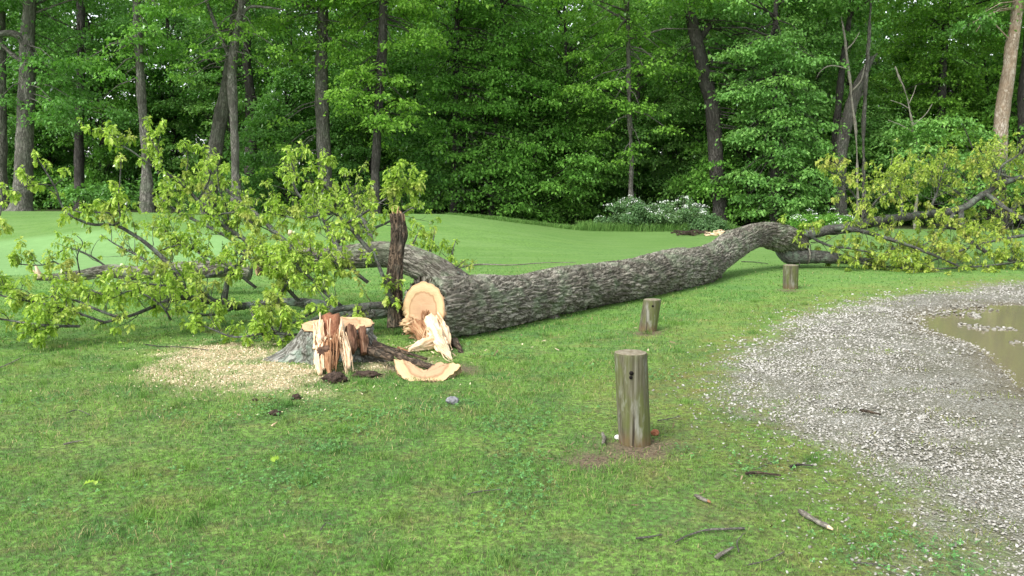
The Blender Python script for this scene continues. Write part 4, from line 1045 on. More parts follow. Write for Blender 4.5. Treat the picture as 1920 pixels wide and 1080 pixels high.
# crescent slab of wood in front
def oriented_slab():
    out = [(738, 674), (741, 690), (748, 703), (762, 712), (775, 719), (790, 726), (804, 729), (818, 724), (832, 714), (845, 704), (856, 694), (863, 685), (850, 681), (836, 681), (824, 679), (812, 684), (800, 694), (786, 690), (772, 682), (757, 675)]
    def D(x, y): return 6.82 + (729 - y) * .0075
    n = len(out); C = np.array([796, 700.])
    base = catmull(np.c_[np.array(out + out[:1], float), np.zeros(len(out) + 1)], 2.2)[:-1, :2]; base = base + C * 0 + 1.3 * np.c_[noise(base, .35, 2), noise(base, .35, 3)]; n = len(base); rings = 12; V = []; CUT = []
    for i_ in range(rings):
        t = 1 - i_ / rings
        q = C + (base - C) * t
        P = np.array([W(a, b, D(a, b)) for a, b in q]); P[:, 2] += .006 * noise(q, .2, 4)
        V.append(P)
        s = (q - np.array([800, 668.])) / np.array([66, 62]); CUT.append(np.c_[s, np.zeros(n)])
    V.append(np.array([W(C[0], C[1], D(*C))])); s = (C - np.array([800, 668.])) / np.array([66, 62]); CUT.append(np.array([[s[0], s[1], 0]]))
    nf = np.cross(V[0][n // 4] - V[0][0], V[0][3 * n // 4] - V[0][0]); nf /= np.linalg.norm(nf)
    if nf[1] > 0: nf = -nf
    top_ = np.concatenate(V); cut = np.concatenate(CUT)
    i = np.arange(rings - 1)[:, None] * n; j = np.arange(n)[None]; k = (j + 1) % n
    Fq = np.stack([i + j, i + k, i + n + k, i + n + j], -1).reshape(-1, 4); jj = np.arange(n); kk = (jj + 1) % n
    ctr = len(top_) - 1; Ft = np.c_[(rings - 1) * n + jj, (rings - 1) * n + kk, np.full(n, ctr)]
    bot = top_[:n] + np.array([.01, .05, -.075]); bot[:, 2] = np.maximum(bot[:, 2], .0)
    b = len(top_); A = np.vstack([top_, bot, bot.mean(0)]); cut = np.vstack([cut, cut[:n] * 1.2, cut[:1]])
    Fs = np.stack([jj, kk, b + kk, b + jj], -1); Fb = np.c_[b + kk, b + jj, np.full(n, b + n)]
    m_ = MB(); m_.add(A, [Fq, Ft, Fs, Fb], cut=cut)
    return m_
mb = oriented_slab(); org = G(800, 728)
o = mb.build('wood_slab', M['cut'], None, False, org); o.location = Vector(org)
tag(o, 'pale crescent shaped slab of cut wood lying on the grass in front of the log end', 'wood slab')

# ================================================================== POSTS
def post(top_px, top_d, base_px, wtop, wbase, label, holes=()):
    b = G(*base_px); d = b[1] + .09; b = np.array([W(base_px[0], base_px[1] - 6, d)[0], d, 0.0])
    t = W(*top_px, top_d if top_d else d)
    e = thing('wooden_post', label, 'post', tuple(b), 'wooden posts along the gravel track')
    ax = t - b; h = np.linalg.norm(ax); axn = ax / h
    r1, r0 = wtop / PXM(d) / 2, wbase / PXM(d) / 2
    ns, nh = 96, 60; th = np.arange(ns) / ns * 2 * math.pi; V = []
    for i_ in range(nh):
        s = i_ / (nh - 1); z = -.06 + s * (h + .06)
        r = r0 + (r1 - r0) * s; r = r * (1 - (.03 if i_ == nh - 1 else 0))
        p = np.c_[np.cos(th), np.sin(th), np.full(ns, s * 1.2 + b[0])]
        rr = r * (1 + .035 * noise(p, 1.6, 3) + .018 * noise(p * np.array([1, 1, .15]), 9, 5) - .05 * np.clip(noise(p * np.array([1, 1, .1]), 7, 7) - .55, 0, 1) * 2)
        c = np.array([ax[0] / h * z, ax[1] / h * z, z])
        V.append(np.c_[c[0] + rr * np.cos(th), c[1] + rr * np.sin(th), np.full(ns, c[2])])
    rim = V[-1]; V = np.concatenate(V)
    i = np.arange(nh - 1)[:, None] * ns; j = np.arange(ns)[None]; k = (j + 1) % ns
    make_mesh('shaft', V, [np.stack([i + j, i + k, i + ns + k, i + ns + j], -1).reshape(-1, 4)], M['post'], e, True)
    c = rim.mean(0); VV = [rim + [0, 0, .0]]
    for q in range(1, 6): r_ = c + (rim - c) * (1 - q / 6); r_[:, 2] += .004 + .003 * noise(r_, 40, 3); VV.append(r_)
    VV.append(c[None] + [0, 0, .004]); VV = np.concatenate(VV); i = np.arange(5)[:, None] * ns; jj = np.arange(ns)
    make_mesh('weathered_top', VV, [np.stack([i + j, i + k, i + ns + k, i + ns + j], -1).reshape(-1, 4), np.c_[5 * ns + jj, 5 * ns + (jj + 1) % ns, np.full(ns, len(VV) - 1)]], M['posttop'], e, True)
    for (hx, hy, hr) in holes:
        yy = d - r1 * math.sqrt(max(.05, 1 - ((W(hx, hy, d)[0] - (b[0] + (t[0] - b[0]) * ((W(hx, hy, d)[2]) / h))) / r1) ** 2)) - .0045
        p = W(hx, hy, yy) - b; r_ = hr / PXM(d); a = np.arange(14) / 14 * 2 * math.pi
        m_ = MB(); tube(m_, np.array([p + [0, 0, 0], p + [0, .03, 0]]), [r_, r_], 14); m_.build('bolt_hole', M['hole'], e, True)
    return e
post((1182, 661), None, (1191, 838), 62, 62, 'tall mossy round wooden post nearest the camera with small bolt holes', [(1184, 700, 4.0), (1183, 708, 3.2), (1200, 700, 2.6)])
post((1223, 562), None, (1214, 622), 33, 34, 'short leaning wooden post beside the middle of the long trunk', [(1224, 574, 2.2)])
post((1483, 497), None, (1482, 543), 28, 27, 'farthest short wooden post below the arched end of the trunk')

# ================================================================== sticks, stones, clods
def stick(name, px, r0, r1, label, mat='twig', cat='stick', lift=0.0, seg=8, flat=1.0, seed=1, group=None):
    pts = [G(*p) + np.array([0, 0, r0 * .8 + lift + .010]) for p in px]; org = pts[0].copy(); org[2] = 0
    m_ = MB(); tube(m_, np.array(pts) - org, np.linspace(r0, r1, len(pts)), seg, .015, lambda bc, S, C, Sn, Rr: Rr * (.25 * noise(np.c_[S * 40, C * 1.5, Sn * 1.5], 1, seed) - (1 - flat) * C ** 2))
    o = m_.build(name, M[mat], None, True); o.location = Vector(org); tag(o, label, cat, group); return o
def stick_end(parent, a, b, r, mat='splinter'):
    org = np.array(parent.location); m_ = MB(); pa = G(*a) + [0, 0, r + .008] - org; pb = G(*b) + [0, 0, r + .008] - org
    spike(m_, pa, pb, r, r * .5, .8, 0, 3, 8); m_.build('broken_end', M[mat], parent, True)
s1 = stick('broken_stick', [(1500, 966), (1516, 976), (1535, 987), (1552, 996)], .0135, .0125, 'thick grey stick with a pale broken end at the lower right of the lawn', 'deadwood'); stick_end(s1, (1551, 995), (1561, 1000), .011)
s2 = stick('broken_stick', [(1304, 935), (1316, 941), (1327, 946)], .010, .009, 'short stubby stick with a reddish end, left of the thick grey stick', 'deadwood'); stick_end(s2, (1326, 945), (1332, 948), .009, 'splinter_brown')
stick('twig', [(1266, 1022), (1290, 1009), (1325, 999), (1360, 997), (1396, 996)], .004, .006, 'long thin curved twig on the grass at bottom right')
stick('twig', [(1192, 1015), (1218, 1012), (1240, 1008)], .005, .004, 'short straight twig left of the long curved twig')
stick('bark_chip', [(1343, 1053), (1358, 1043), (1374, 1034)], .012, .008, 'flat pale brown chip of bark near the bottom edge', 'deadwood', 'bark chip', flat=.6)
stick('bark_strip', [(1398, 894), (1420, 892), (1445, 895), (1464, 898)], .011, .008, 'reddish strip of bark on the mossy grass beside the gravel', 'bark_rot', 'bark strip', flat=.7)
stick('bark_strip', [(1482, 881), (1500, 877), (1524, 879)], .011, .006, 'small dark bark piece just right of the reddish strip', 'bark_dark', 'bark strip', flat=.7)
stick('twig', [(1420, 882), (1440, 873), (1462, 865)], .003, .003, 'thin dark twig above the reddish bark strip')
stick('twig', [(877, 931), (900, 926), (940, 922)], .004, .003, 'thin pale twig on the grass below the crescent slab')
stick('twig', [(1233, 792), (1255, 789), (1275, 783)], .004, .003, 'small twig right of the nearest post')
stick('twig', [(1385, 1040), (1382, 1020), (1395, 1005)], .003, .002, 'crooked thin twig right of the flat bark chip')
stick('twig', [(1400, 1065), (1440, 1055), (1470, 1040)], .003, .003, 'faint thin twig at the bottom edge, left of the gravel')
stick('twig', [(1600, 1060), (1640, 1063), (1680, 1068)], .004, .003, 'thin brown twig at the bottom edge near the gravel')
stick('twig', [(1545, 902), (1555, 912)], .003, .002, 'tiny dark twig at the edge of the gravel')
stick('twig', [(270, 648), (300, 652), (345, 654), (392, 659)], .006, .004, 'long dark twig on the lawn left of the sawdust', 'bark_dark')
stick('twig', [(125, 778), (145, 772), (168, 781)], .004, .003, 'small twig on the lawn at the left')
stick('twig', [(-5, 695), (15, 686), (38, 675)], .007, .005, 'pale twig at the left edge of the photo', 'deadwood')
stick('twig', [(600, 1000), (612, 985), (625, 990)], .003, .002, 'tiny forked twig low on the left lawn')
stick('bare_branch', [(862, 502), (905, 498), (960, 499), (1020, 495), (1080, 494)], .018, .006, 'long pale bare branch lying on the lawn behind the log', 'deadwood', 'branch')
stick('twig', [(1390, 492), (1415, 493), (1440, 496)], .010, .006, 'dark twig on the grass under the arched trunk', 'bark_dark')
stick('bark_piece', [(1612, 777), (1630, 780), (1650, 785)], .014, .010, 'brown bark piece lying on the gravel', 'bark_rot', 'bark piece', flat=.7, lift=.01)
stick('wooden_peg', [(1131, 836), (1133, 828), (1130, 818)], .012, .010, 'small pale wood peg left of the nearest post', 'deadwood', 'peg')
stick('wood_sliver', [(510, 802), (520, 795)], .006, .003, 'tiny pale wood sliver on the lawn below the dug soil', 'splinter', 'sliver')
stick('bark_strip', [(716, 655), (760, 668), (800, 680)], .02, .012, 'dark strip of bark lying between the stump and the crescent slab', 'bark_rot', 'bark strip', lift=.01)
stick('bark_strip', [(120, 838), (140, 833), (158, 830)], .008, .004, 'tan flat sliver on the bare patch at far left', 'deadwood', 'bark strip', flat=.6)
def lump(name, px, r, label, mat, cat, seed, sink=.2, amp=.3):
    c = G(*px); m_ = MB(); blob(m_, (0, 0, r[2] * (1 - sink)), np.array(r), seed, amp, 36)
    o = m_.build(name, M[mat], None, True); o.location = Vector(c); tag(o, label, cat); return o
lump('stone', (848, 757), (.05, .035, .03), 'grey stone on the lawn below the crescent slab', 'stone', 'stone', 2)
lump('stone', (1159, 824), (.024, .02, .016), 'small white stone at the foot of the nearest post', 'whitestone', 'stone', 4)
lump('fragment', (1228, 816), (.026, .02, .022), 'orange brown fragment right of the nearest post foot', 'orange', 'fragment', 5)
lump('soil_clod', (628, 716), (.085, .06, .045), 'dark clod of soil in front of the stump splinters', 'soil', 'soil', 6, .3, .5)
lump('soil_clod', (690, 706), (.11, .05, .03), 'flat dark lump of dug soil right of the stump splinters', 'soil', 'soil', 7, .4, .5)
lump('soil_clod', (556, 748), (.04, .03, .022), 'little dark soil crumb below the sawdust', 'soil', 'soil', 8, .3, .5)
lump('soil_clod', (516, 778), (.045, .03, .02), 'lowest brown soil crumb on the lawn below the sawdust', 'soil', 'soil', 9, .3, .5)
lump('soil_clod', (478, 752), (.02, .015, .012), 'tiny soil crumb left of the others under the sawdust', 'soil', 'soil', 10, .3, .5)
for (px, py, lab) in [(540, 649 + 0, 'torn pale leaf lying on the lawn in front of the fallen branch'), (180, 912, 'small pale leaf on the lower left lawn'), (230, 648, 'pale green leaf on the lawn under the left branches'), (508, 869, 'whitish leaf scrap in the middle of the left lawn')]:
    L_ = MB(); b_ = G(px, py) + [0, 0, .03]; oak_leaves(L_, np.zeros((3, 3)), rs.normal(0, 1, (3, 3)) * [1, 1, .1], np.array([.06, .05, .05]), rs, .1)
    o = L_.build('loose_leaf', M['leaf_oak'], None); o.location = Vector(b_); tag(o, lab, 'leaf')

#@@FOREST
# ================================================================== FOREST
fr = np.random.default_rng(21)
def clump_leaves(mb, C, Rd, n, rs_, leaf=(.09, .16), thick=.26, droop=.35, flatness=.75):
    """C (m,3) clump centres, Rd (m,) radii, n leaves per square metre-ish -> layered sprays of leaf faces"""
    cnt = np.maximum(12, (n * Rd ** 2).astype(int)); idx = np.repeat(np.arange(len(C)), cnt); N = len(idx)
    rr = np.sqrt(rs_.random(N)) * (1 + .25 * rs_.standard_normal(N)); a = rs_.random(N) * 6.283
    # lobed outline so sprays have uneven edges
    ph = rs_.random(len(C)) * 6.28; lob = 1 + .35 * np.sin(a * 3 + ph[idx]) + .2 * np.sin(a * 7 + ph[idx] * 3)
    rr = np.abs(rr) * lob
    rd = Rd[idx]
    # gaps: drop leaves by small scale noise
    o = np.c_[np.cos(a) * rr * rd, np.sin(a) * rr * rd, -droop * rr ** 2 * rd * .6 + thick * rs_.standard_normal(N) * rd * .5]
    P = C[idx] + o
    k = noise(P, 2.6, 5) > -.28; P, idx, a = P[k], idx[k], a[k]; N = len(P)
    L = rs_.uniform(*leaf, N); Wd = L * rs_.uniform(.5, .8, N)
    az = a + rs_.normal(0, .9, N); el = rs_.normal(-.35, .4, N)
    d = np.c_[np.cos(az) * np.cos(el), np.sin(az) * np.cos(el), np.sin(el)]
    up = np.c_[rs_.normal(0, flatness, (N, 2)), np.ones(N)]
    s = np.cross(d, up); s /= np.linalg.norm(s, axis=1)[:, None]; nn = np.cross(s, d)
    f = (L * .12)[:, None] * nn
    V = np.stack([P, P + d * (L * .5)[:, None] + s * (Wd / 2)[:, None] + f, P + d * L[:, None] - np.array([0, 0, 1]) * (L * .15)[:, None], P + d * (L * .5)[:, None] - s * (Wd / 2)[:, None] + f], 1).reshape(-1, 3)
    cr = rs_.random(len(C)) * .5 + .1
    mb.add(V, np.arange(N * 4).reshape(-1, 4), rnd=np.repeat(np.clip(cr[idx] + rs_.random(N) * .45, 0, 1), 4))
def leafy_crown(seed, Hh=11.0, Rm=3.2, z0=.4, nclump=110, dens=640, leaf=(.10, .175), shape=1.0):
    """mesh pair (wood, leaves) of an understorey tree clothed nearly to the ground"""
    rs_ = np.random.default_rng(seed)
    t = rs_.random(nclump) ** .9; z = z0 + t * (Hh - z0)
    prof = Rm * (np.sin(np.clip(.18 + .86 * t, 0, 1) * math.pi) ** .7) * (1 + .25 * np.sin(t * 9 + seed))
    a = rs_.random(nclump) * 6.283; r = prof * rs_.uniform(.25, 1.0, nclump) ** .7
    C = np.c_[np.cos(a) * r, np.sin(a) * r, z]
    Rd = rs_.uniform(.45, 1.0, nclump) * (1.1 - .4 * t)
    lv = MB(); clump_leaves(lv, C, Rd, dens, rs_, leaf)
    wd = MB(); P = np.array([[0, 0, -.3], [.05, 0, 1.5], [rs_.normal(0, .15), rs_.normal(0, .15), Hh * .5], [rs_.normal(0, .3), rs_.normal(0, .3), Hh * .95]])
    tube(wd, P, [.13, .11, .08, .02], 10, .4)
    for c_, q in zip(C[::2], Rd[::2]):
        z1 = max(.3, c_[2] - .5 - .35 * math.hypot(c_[0], c_[1])); p0 = np.array([0.0, 0.0, z1])
        tube(wd, np.array([p0, (p0 + c_) / 2 + [0, 0, .12], c_]), [.03, .02, .006], 5, None, caps=False)
    return wd, lv
PROTO = []
specs = [(101, 11, 3.3, .3, 150, 640), (102, 12.5, 3.0, .2, 150, 640), (103, 10, 3.6, .4, 160, 620), (104, 13.5, 3.6, .8, 170, 600), (105, 6.0, 2.4, .1, 95, 640)]
def link_tree(proto, loc, rz, s, label, leafkey, wood='bark_dark', cat='tree', group=None, name='forest_tree'):
    e = thing(name, label, cat, tuple(loc), group); e.rotation_euler = (0, 0, rz); e.scale = s
    if proto.get(leafkey) is None:
        o = proto['lv'].build('crown', M[leafkey], e); proto[leafkey] = o
        w_ = proto.get('wood')
        if w_ is None: w_ = proto['wd'].build('trunk', M[wood], e, True); proto['wood'] = w_
        else: w_ = w_.copy(); COL.objects.link(w_); w_.parent = e
    else:
        o = proto[leafkey].copy(); COL.objects.link(o); o.parent = e
        w_ = proto['wood'].copy(); COL.objects.link(w_); w_.parent = e
    return e
for sp in specs:
    wd, lv = leafy_crown(*sp); PROTO.append(dict(wd=wd, lv=lv))
def place(px, d, proto, s, key, label, rz=None, sz=None, group=None, name='forest_tree', cat='tree'):
    x = (px - 960) / F * d; z = terr(x, d) - .05
    return link_tree(PROTO[proto], (x, d, z), fr.random() * 6.28 if rz is None else rz, (s, s, sz or s), label, key, cat=cat, group=group, name=name)
# front leafy trees (pixel x, depth, prototype, scale, leaf colour, label)
FRONT = [
    (905, 37.0, 0, 1.0, 'leaf_a', 'bushy mid green tree behind the top of the grassy mound'),
    (1000, 35.8, 4, 1.0, 'leaf_a', 'low dark bushy tree right of the mound at the lawn edge'),
    (1060, 38.0, 1, 1.0, 'leaf_a', 'tall bushy green tree in the centre of the forest edge'),
    (830, 36.5, 4, .95, 'leaf_b', 'low dark green tree behind the mound beside the rotten stub'),
    (1190, 40.0, 3, 1.05, 'leaf_d', 'layered green tree behind the thin grey sapling trunk'),
    (1440, 36.5, 1, 1.0, 'leaf_d', 'tall light green leafy tree behind the arch of the fallen trunk'),
    (1345, 38.5, 2, 1.0, 'leaf_d', 'dense green tree at the foot of the dark forked trunk'),
    (1520, 37.5, 0, .95, 'leaf_d', 'green leafy tree left of the leaning pale trunks'),
    (1400, 35.0, 4, 1.0, 'leaf_a', 'low dark bush like tree behind the pale heap of bark'),
    (1760, 37.0, 4, 1.15, 'leaf_c', 'light green bushy tree behind the right fallen crown'),
    (1690, 39.0, 2, .85, 'leaf_c', 'yellowish green tree left of the pale peeling trunk'),
    (1830, 39.5, 0, .95, 'leaf_c', 'bright green tree beside the pale peeling trunk'),
    (1905, 36.0, 4, 1.1, 'leaf_a', 'low dark green tree at the right edge below the peeling trunk'),
    (1610, 36.5, 4, .95, 'leaf_d', 'low green tree at the foot of the leaning trunks'),
    (1990, 38.0, 1, 1.0, 'leaf_a', 'green tree just beyond the right edge of the photo'),
    (545, 40.0, 4, 1.1, 'leaf_b', 'low dark green tree between the grey trunks at left centre'),
    (700, 41.0, 0, .95, 'leaf_b', 'dark green tree behind the mound left of centre'),
    (780, 42.0, 2, 1.05, 'leaf_a', 'green tree behind the dark slim trunk left of centre'),
    (1270, 42.0, 0, 1.05, 'leaf_a', 'shaded green tree right of the thin grey sapling trunk'),
]
for (px, d, pr, s, key, lab) in FRONT: place(px, d, pr, s, key, lab)
# mid row
MIDL = 'dark leafy tree standing inside the shaded wood'
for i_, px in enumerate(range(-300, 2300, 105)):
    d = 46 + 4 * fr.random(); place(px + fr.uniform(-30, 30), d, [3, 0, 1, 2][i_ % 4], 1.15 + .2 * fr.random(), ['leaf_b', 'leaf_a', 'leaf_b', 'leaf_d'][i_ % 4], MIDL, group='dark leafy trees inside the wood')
# the far wood, one mass
fw = MB(); C = []; Rd = []
for k_ in range(75):
    px = fr.uniform(-600, 2600); d = fr.uniform(56, 78); x = (px - 960) / F * d
    m_ = 34; t = fr.random(m_); C.append(np.c_[x + fr.normal(0, 2.4, m_), d + fr.normal(0, 2.0, m_), .5 + t * 19]); Rd.append(fr.uniform(.9, 1.9, m_))
C.append(np.c_[fr.uniform(-48, 42, 420), fr.uniform(50, 60, 420), fr.uniform(.5, 8.5, 420)]); Rd.append(fr.uniform(1.0, 1.7, 420))
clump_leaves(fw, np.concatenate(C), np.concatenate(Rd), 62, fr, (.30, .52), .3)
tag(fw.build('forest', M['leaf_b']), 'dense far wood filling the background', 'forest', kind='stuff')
# undergrowth at the forest floor
ug = MB(); m_ = 520; px = fr.uniform(-400, 2400, m_); d = fr.uniform(37, 54, m_); x = (px - 960) / F * d
dl = np.where(px < 760, np.maximum(d, 40), d)
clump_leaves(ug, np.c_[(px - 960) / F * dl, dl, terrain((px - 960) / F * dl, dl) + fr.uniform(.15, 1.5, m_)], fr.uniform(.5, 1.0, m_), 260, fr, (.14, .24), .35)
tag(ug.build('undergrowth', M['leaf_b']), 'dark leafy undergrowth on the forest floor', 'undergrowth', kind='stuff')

# trees with visible trunks: path from the base upward in pixels with widths
def trunk_tree(label, d, path, mat, key, sprays=(), high=60, crownR=3.6, extra=(), top_z=15.0, name='forest_tree', crown_z=8.0, leaf=(.095, .165), dens=540):
    P = [W(a, b, d) for a, b, w_ in path]; rad = [w_ / PXM(d) / 2 for a, b, w_ in path]
    gz = terr(P[0][0], d)
    base = P[0].copy(); base[2] = min(gz, P[0][2]) - .15
    if P[0][2] > gz + .1: P = [base + (P[0] - base) * .0] + P; rad = [rad[0] * 1.12] + rad
    else: P[0][2] = gz - .15
    dirn = P[-1] - P[-2]; dirn /= np.linalg.norm(dirn)
    if top_z > P[-1][2] + .5:
        dz = top_z - P[-1][2]; P.append(P[-1] + np.array([dirn[0] * .5 * dz, .0, dz])); rad.append(rad[-1] * .35)
    e = thing(name, label, 'tree', (P[0][0], P[0][1], gz))
    mb = MB(); P = np.array(P); rad = np.array(rad)
    rad[0] *= 1.25
    tube(mb, P, rad, 26, .12, bark_disp(.03, 10, .03))
    for (pts, w0, w1) in extra:
        tube(mb, WP([(a, b, d + dd) for a, b, dd in pts]), np.linspace(w0, w1, len(pts)) / PXM(d) / 2, 10, .12, lambda bc, S, C, Sn, Rr: Rr * .15 * noise(np.c_[S * 2, C, Sn], 1, 4))
    tips = []
    if high:
        for q in range(12):
            zz = fr.uniform(crown_z - 1, top_z - .5); f_ = np.interp(zz, P[:, 2], np.arange(len(P))); i0 = int(min(len(P) - 2, f_)); p0 = P[i0] + (P[i0 + 1] - P[i0]) * (f_ - i0)
            a = fr.random() * 6.28; r_ = fr.uniform(1.2, crownR); p2 = p0 + [math.cos(a) * r_, math.sin(a) * r_, fr.uniform(.2, 1.2)]
            tube(mb, np.array([p0, (p0 + p2) / 2 + [0, 0, .2], p2]), [.05, .03, .008], 6, None, caps=False)
    tr = child_mesh(mb, 'trunk', mat, e)
    C = []; Rd = []
    for (px, py, dd, r_) in sprays:
        c_ = W(px, py, d + dd); C.append(c_); Rd.append(r_)
        # the bough that carries the spray
    if high:
        tpos = P[-1]
        for q in range(high):
            a = fr.random() * 6.28; zz = fr.uniform(crown_z, top_z + .8); r_ = crownR * math.sqrt(fr.random()) * (.5 + .5 * math.sin(min(1, (zz - crown_z + 1.2) / (top_z - crown_z + 2)) * math.pi))
            xx = np.interp(zz, P[:, 2], P[:, 0]); C.append(np.array([xx + math.cos(a) * r_, d + math.sin(a) * r_, zz])); Rd.append(fr.uniform(.6, 1.1))
    if C:
        lv = MB(); clump_leaves(lv, np.array(C), np.array(Rd), dens, fr, leaf); child_mesh(lv, 'crown', M[key], e, False)
        if sprays:
            bm_ = MB()
            for (px, py, dd, r_) in sprays:
                c_ = W(px, py, d + dd); zz = min(c_[2] + .7, top_z); p0 = np.array([np.interp(zz, P[:, 2], P[:, 0]), d, zz])
                if np.linalg.norm(p0 - c_) < 4.5:
                    tube(bm_, np.array([p0, (p0 + c_) / 2 + [0, 0, .15], c_]), [.03, .02, .007], 5, None, caps=False)
            if bm_.V: child_mesh(bm_, 'bough', mat, e)
    return e
BF, BD, BP, DW = M['bark_forest'], M['bark_dark'], M['bark_pale'], M['deadwood']
def field(x0, x1, y0, y1, n, r=(.5, .9), dd=(-1.5, 1.5)):
    return [(fr.uniform(x0, x1), fr.uniform(y0, y1), fr.uniform(*dd), fr.uniform(*r)) for _ in range(n)]
trunk_tree('broad flared grey trunk with a bent limb at the far left of the mound', 30.5, [(38, 402, 50), (40, 385, 38), (44, 330, 33), (48, 220, 29), (52, 120, 27), (50, 80, 24), (58, -40, 20)], BF, 'leaf_b',
           sprays=field(-20, 150, 20, 210, 14) + field(60, 180, 150, 220, 4), extra=[([(50, 95, 0), (35, 68, -.2), (10, 62, -.4), (-15, 70, -.6)], 16, 9), ([(46, 120, 0), (15, 95, .2), (-10, 70, .2)], 9, 4)])
trunk_tree('grey trunk at the left edge of the photo', 32.0, [(3, 402, 30), (3, 380, 24), (2, 260, 20), (0, 100, 18), (0, -40, 16)], BF, 'leaf_b', sprays=field(-60, 30, 20, 260, 6))
trunk_tree('slim straight light grey trunk rising behind the left fallen crown', 29.5, [(276, 405, 22), (274, 300, 17), (268, 220, 16), (262, 120, 14), (257, 30, 13), (255, -50, 12)], BF, 'leaf_a', sprays=field(150, 330, 0, 130, 14, (.4, .8)) + field(170, 240, 130, 200, 3, (.4, .6)))
trunk_tree('leaning grey trunk crossing behind the forked grey tree', 33.0, [(388, 400, 30), (398, 320, 27), (412, 230, 25), (428, 150, 22), (440, 60, 20), (448, -40, 18)], BF, 'leaf_b', sprays=field(340, 480, -20, 90, 6), crown_z=9)
trunk_tree('forked light grey trunk with small layered leaf sprays', 29.5, [(443, 400, 19), (442, 330, 16), (438, 210, 15), (435, 150, 17), (437, 100, 14), (446, 50, 12), (455, -40, 10)], BF, 'leaf_c',
           sprays=[(350, 120, -.5, .45), (390, 100, -.8, .5), (330, 140, -.3, .35), (470, 105, -.4, .5), (500, 130, -.6, .45), (400, 60, -.4, .5), (350, 150, .2, .3), (520, 90, -.8, .55), (440, 70, -.9, .45), (370, 85, -1, .4), (480, 60, -.5, .5)] + field(330, 560, -10, 70, 8, (.35, .6)),
           extra=[([(436, 120, 0), (410, 60, .1), (390, 10, .1), (380, -30, .1)], 8, 5), ([(448, 45, 0), (465, 15, 0), (500, 14, -.3), (530, 18, -.6)], 6, 3)], leaf=(.08, .13), dens=560)
trunk_tree('thick grey trunk partly hidden by hanging leaves left of centre', 32.0, [(612, 400, 32), (610, 330, 27), (605, 230, 24), (602, 130, 22), (605, 60, 20), (606, -40, 18)], BF, 'leaf_c',
           sprays=field(500, 680, 0, 110, 20, (.4, .8)) + field(500, 570, 200, 330, 7, (.35, .6), (-.5, 1)) + field(560, 700, 80, 140, 6, (.4, .6), (-1.6, -.5)), crown_z=8.5)
trunk_tree('dark slim trunk behind bright hanging leaves left of centre', 31.0, [(702, 400, 20), (704, 320, 17), (709, 220, 15), (715, 120, 17), (718, 60, 15), (718, -40, 13)], BD, 'leaf_c',
           sprays=field(640, 780, 110, 240, 20, (.4, .7), (-1.5, .3)) + field(620, 820, -20, 90, 16, (.5, .8)) + field(690, 790, 240, 270, 3, (.3, .4)))
trunk_tree('young light green tree with layered boughs in the centre of the wood', 35.0, [(920, 420, 10), (925, 300, 8), (935, 150, 7), (940, 50, 6), (940, -20, 5)], BD, 'leaf_a',
           sprays=field(860, 1060, 20, 200, 30, (.5, .9)) + field(820, 1020, 150, 300, 22, (.45, .8)), high=30, top_z=11)
trunk_tree('thin grey sapling trunk rising from the white flowered bush', 33.0, [(1184, 410, 11), (1183, 350, 9), (1184, 300, 8), (1180, 200, 7), (1178, 60, 6)], BF, 'leaf_c',
           sprays=[(1180, 285, -.6, .45), (1200, 270, -.8, .4), (1165, 300, -.5, .35), (1150, 190, -.6, .8), (1200, 200, -.5, .8), (1110, 175, -.4, .6), (1250, 240, -.5, .5), (1130, 250, .2, .5)] + field(1080, 1290, 20, 170, 20, (.5, .9)), high=20, top_z=10)
trunk_tree('dark crooked forked trunk right of centre', 33.5, [(1350, 400, 27), (1342, 290, 27), (1336, 200, 26), (1322, 150, 25), (1312, 100, 23), (1303, 60, 24), (1292, 10, 18), (1288, -40, 16)], BD, 'leaf_d',
           sprays=field(1340, 1500, -10, 120, 16, (.5, .8)) + field(1340, 1520, 130, 300, 14, (.5, .8), (-1.4, -.2)) + field(1225, 1290, 60, 200, 5, (.4, .7), (.5, 1.5)), extra=[([(1308, 80, 0), (1325, 55, .1), (1340, 38, .2), (1348, 30, .2)], 13, 9), ([(1325, 130, 0), (1332, 110, .1), (1328, 95, .1)], 8, 4)])
trunk_tree('light grey upper trunk glimpsed at the top right of centre', 44.0, [(1250, 420, 16), (1250, 200, 14), (1255, 90, 13), (1262, 20, 12), (1255, -40, 10)], BF, 'leaf_b', sprays=(), crown_z=13)
trunk_tree('leaning brown trunk with a broken pale top among the right hand saplings', 34.0, [(1575, 380, 24), (1576, 290, 23), (1588, 230, 22), (1602, 180, 20), (1618, 140, 16), (1638, 106, 7)], BF, 'leaf_a', high=0, top_z=0,
           extra=[([(1618, 145, 0), (1630, 118, .1), (1645, 100, .2)], 8, 3), ([(1600, 190, 0), (1622, 170, -.1), (1626, 140, -.1)], 5, 2)])
trunk_tree('slimmer brown trunk left of the leaning broken trunk', 34.6, [(1560, 380, 15), (1565, 280, 14), (1572, 200, 12), (1580, 120, 10), (1592, 40, 9), (1600, -40, 8)], BD, 'leaf_d', sprays=field(1500, 1620, -20, 60, 6), crown_z=9)
trunk_tree('thin bleached dead sapling with bare arching branches', 32.5, [(1608, 380, 4.5), (1606, 270, 4), (1603, 230, 4), (1597, 190, 3.5), (1594, 150, 3.5), (1588, 110, 3), (1584, 70, 2.5), (1577, 30, 1)], DW, 'leaf_a', high=0, top_z=0,
           extra=[([(1592, 130, 0), (1560, 123, -.1), (1540, 132, -.2), (1530, 148, -.2)], 2.8, 1), ([(1585, 95, 0), (1600, 80, 0), (1612, 60, .1)], 3, 1.5), ([(1598, 170, 0), (1615, 150, 0), (1622, 120, 0)], 3, 1.5)])
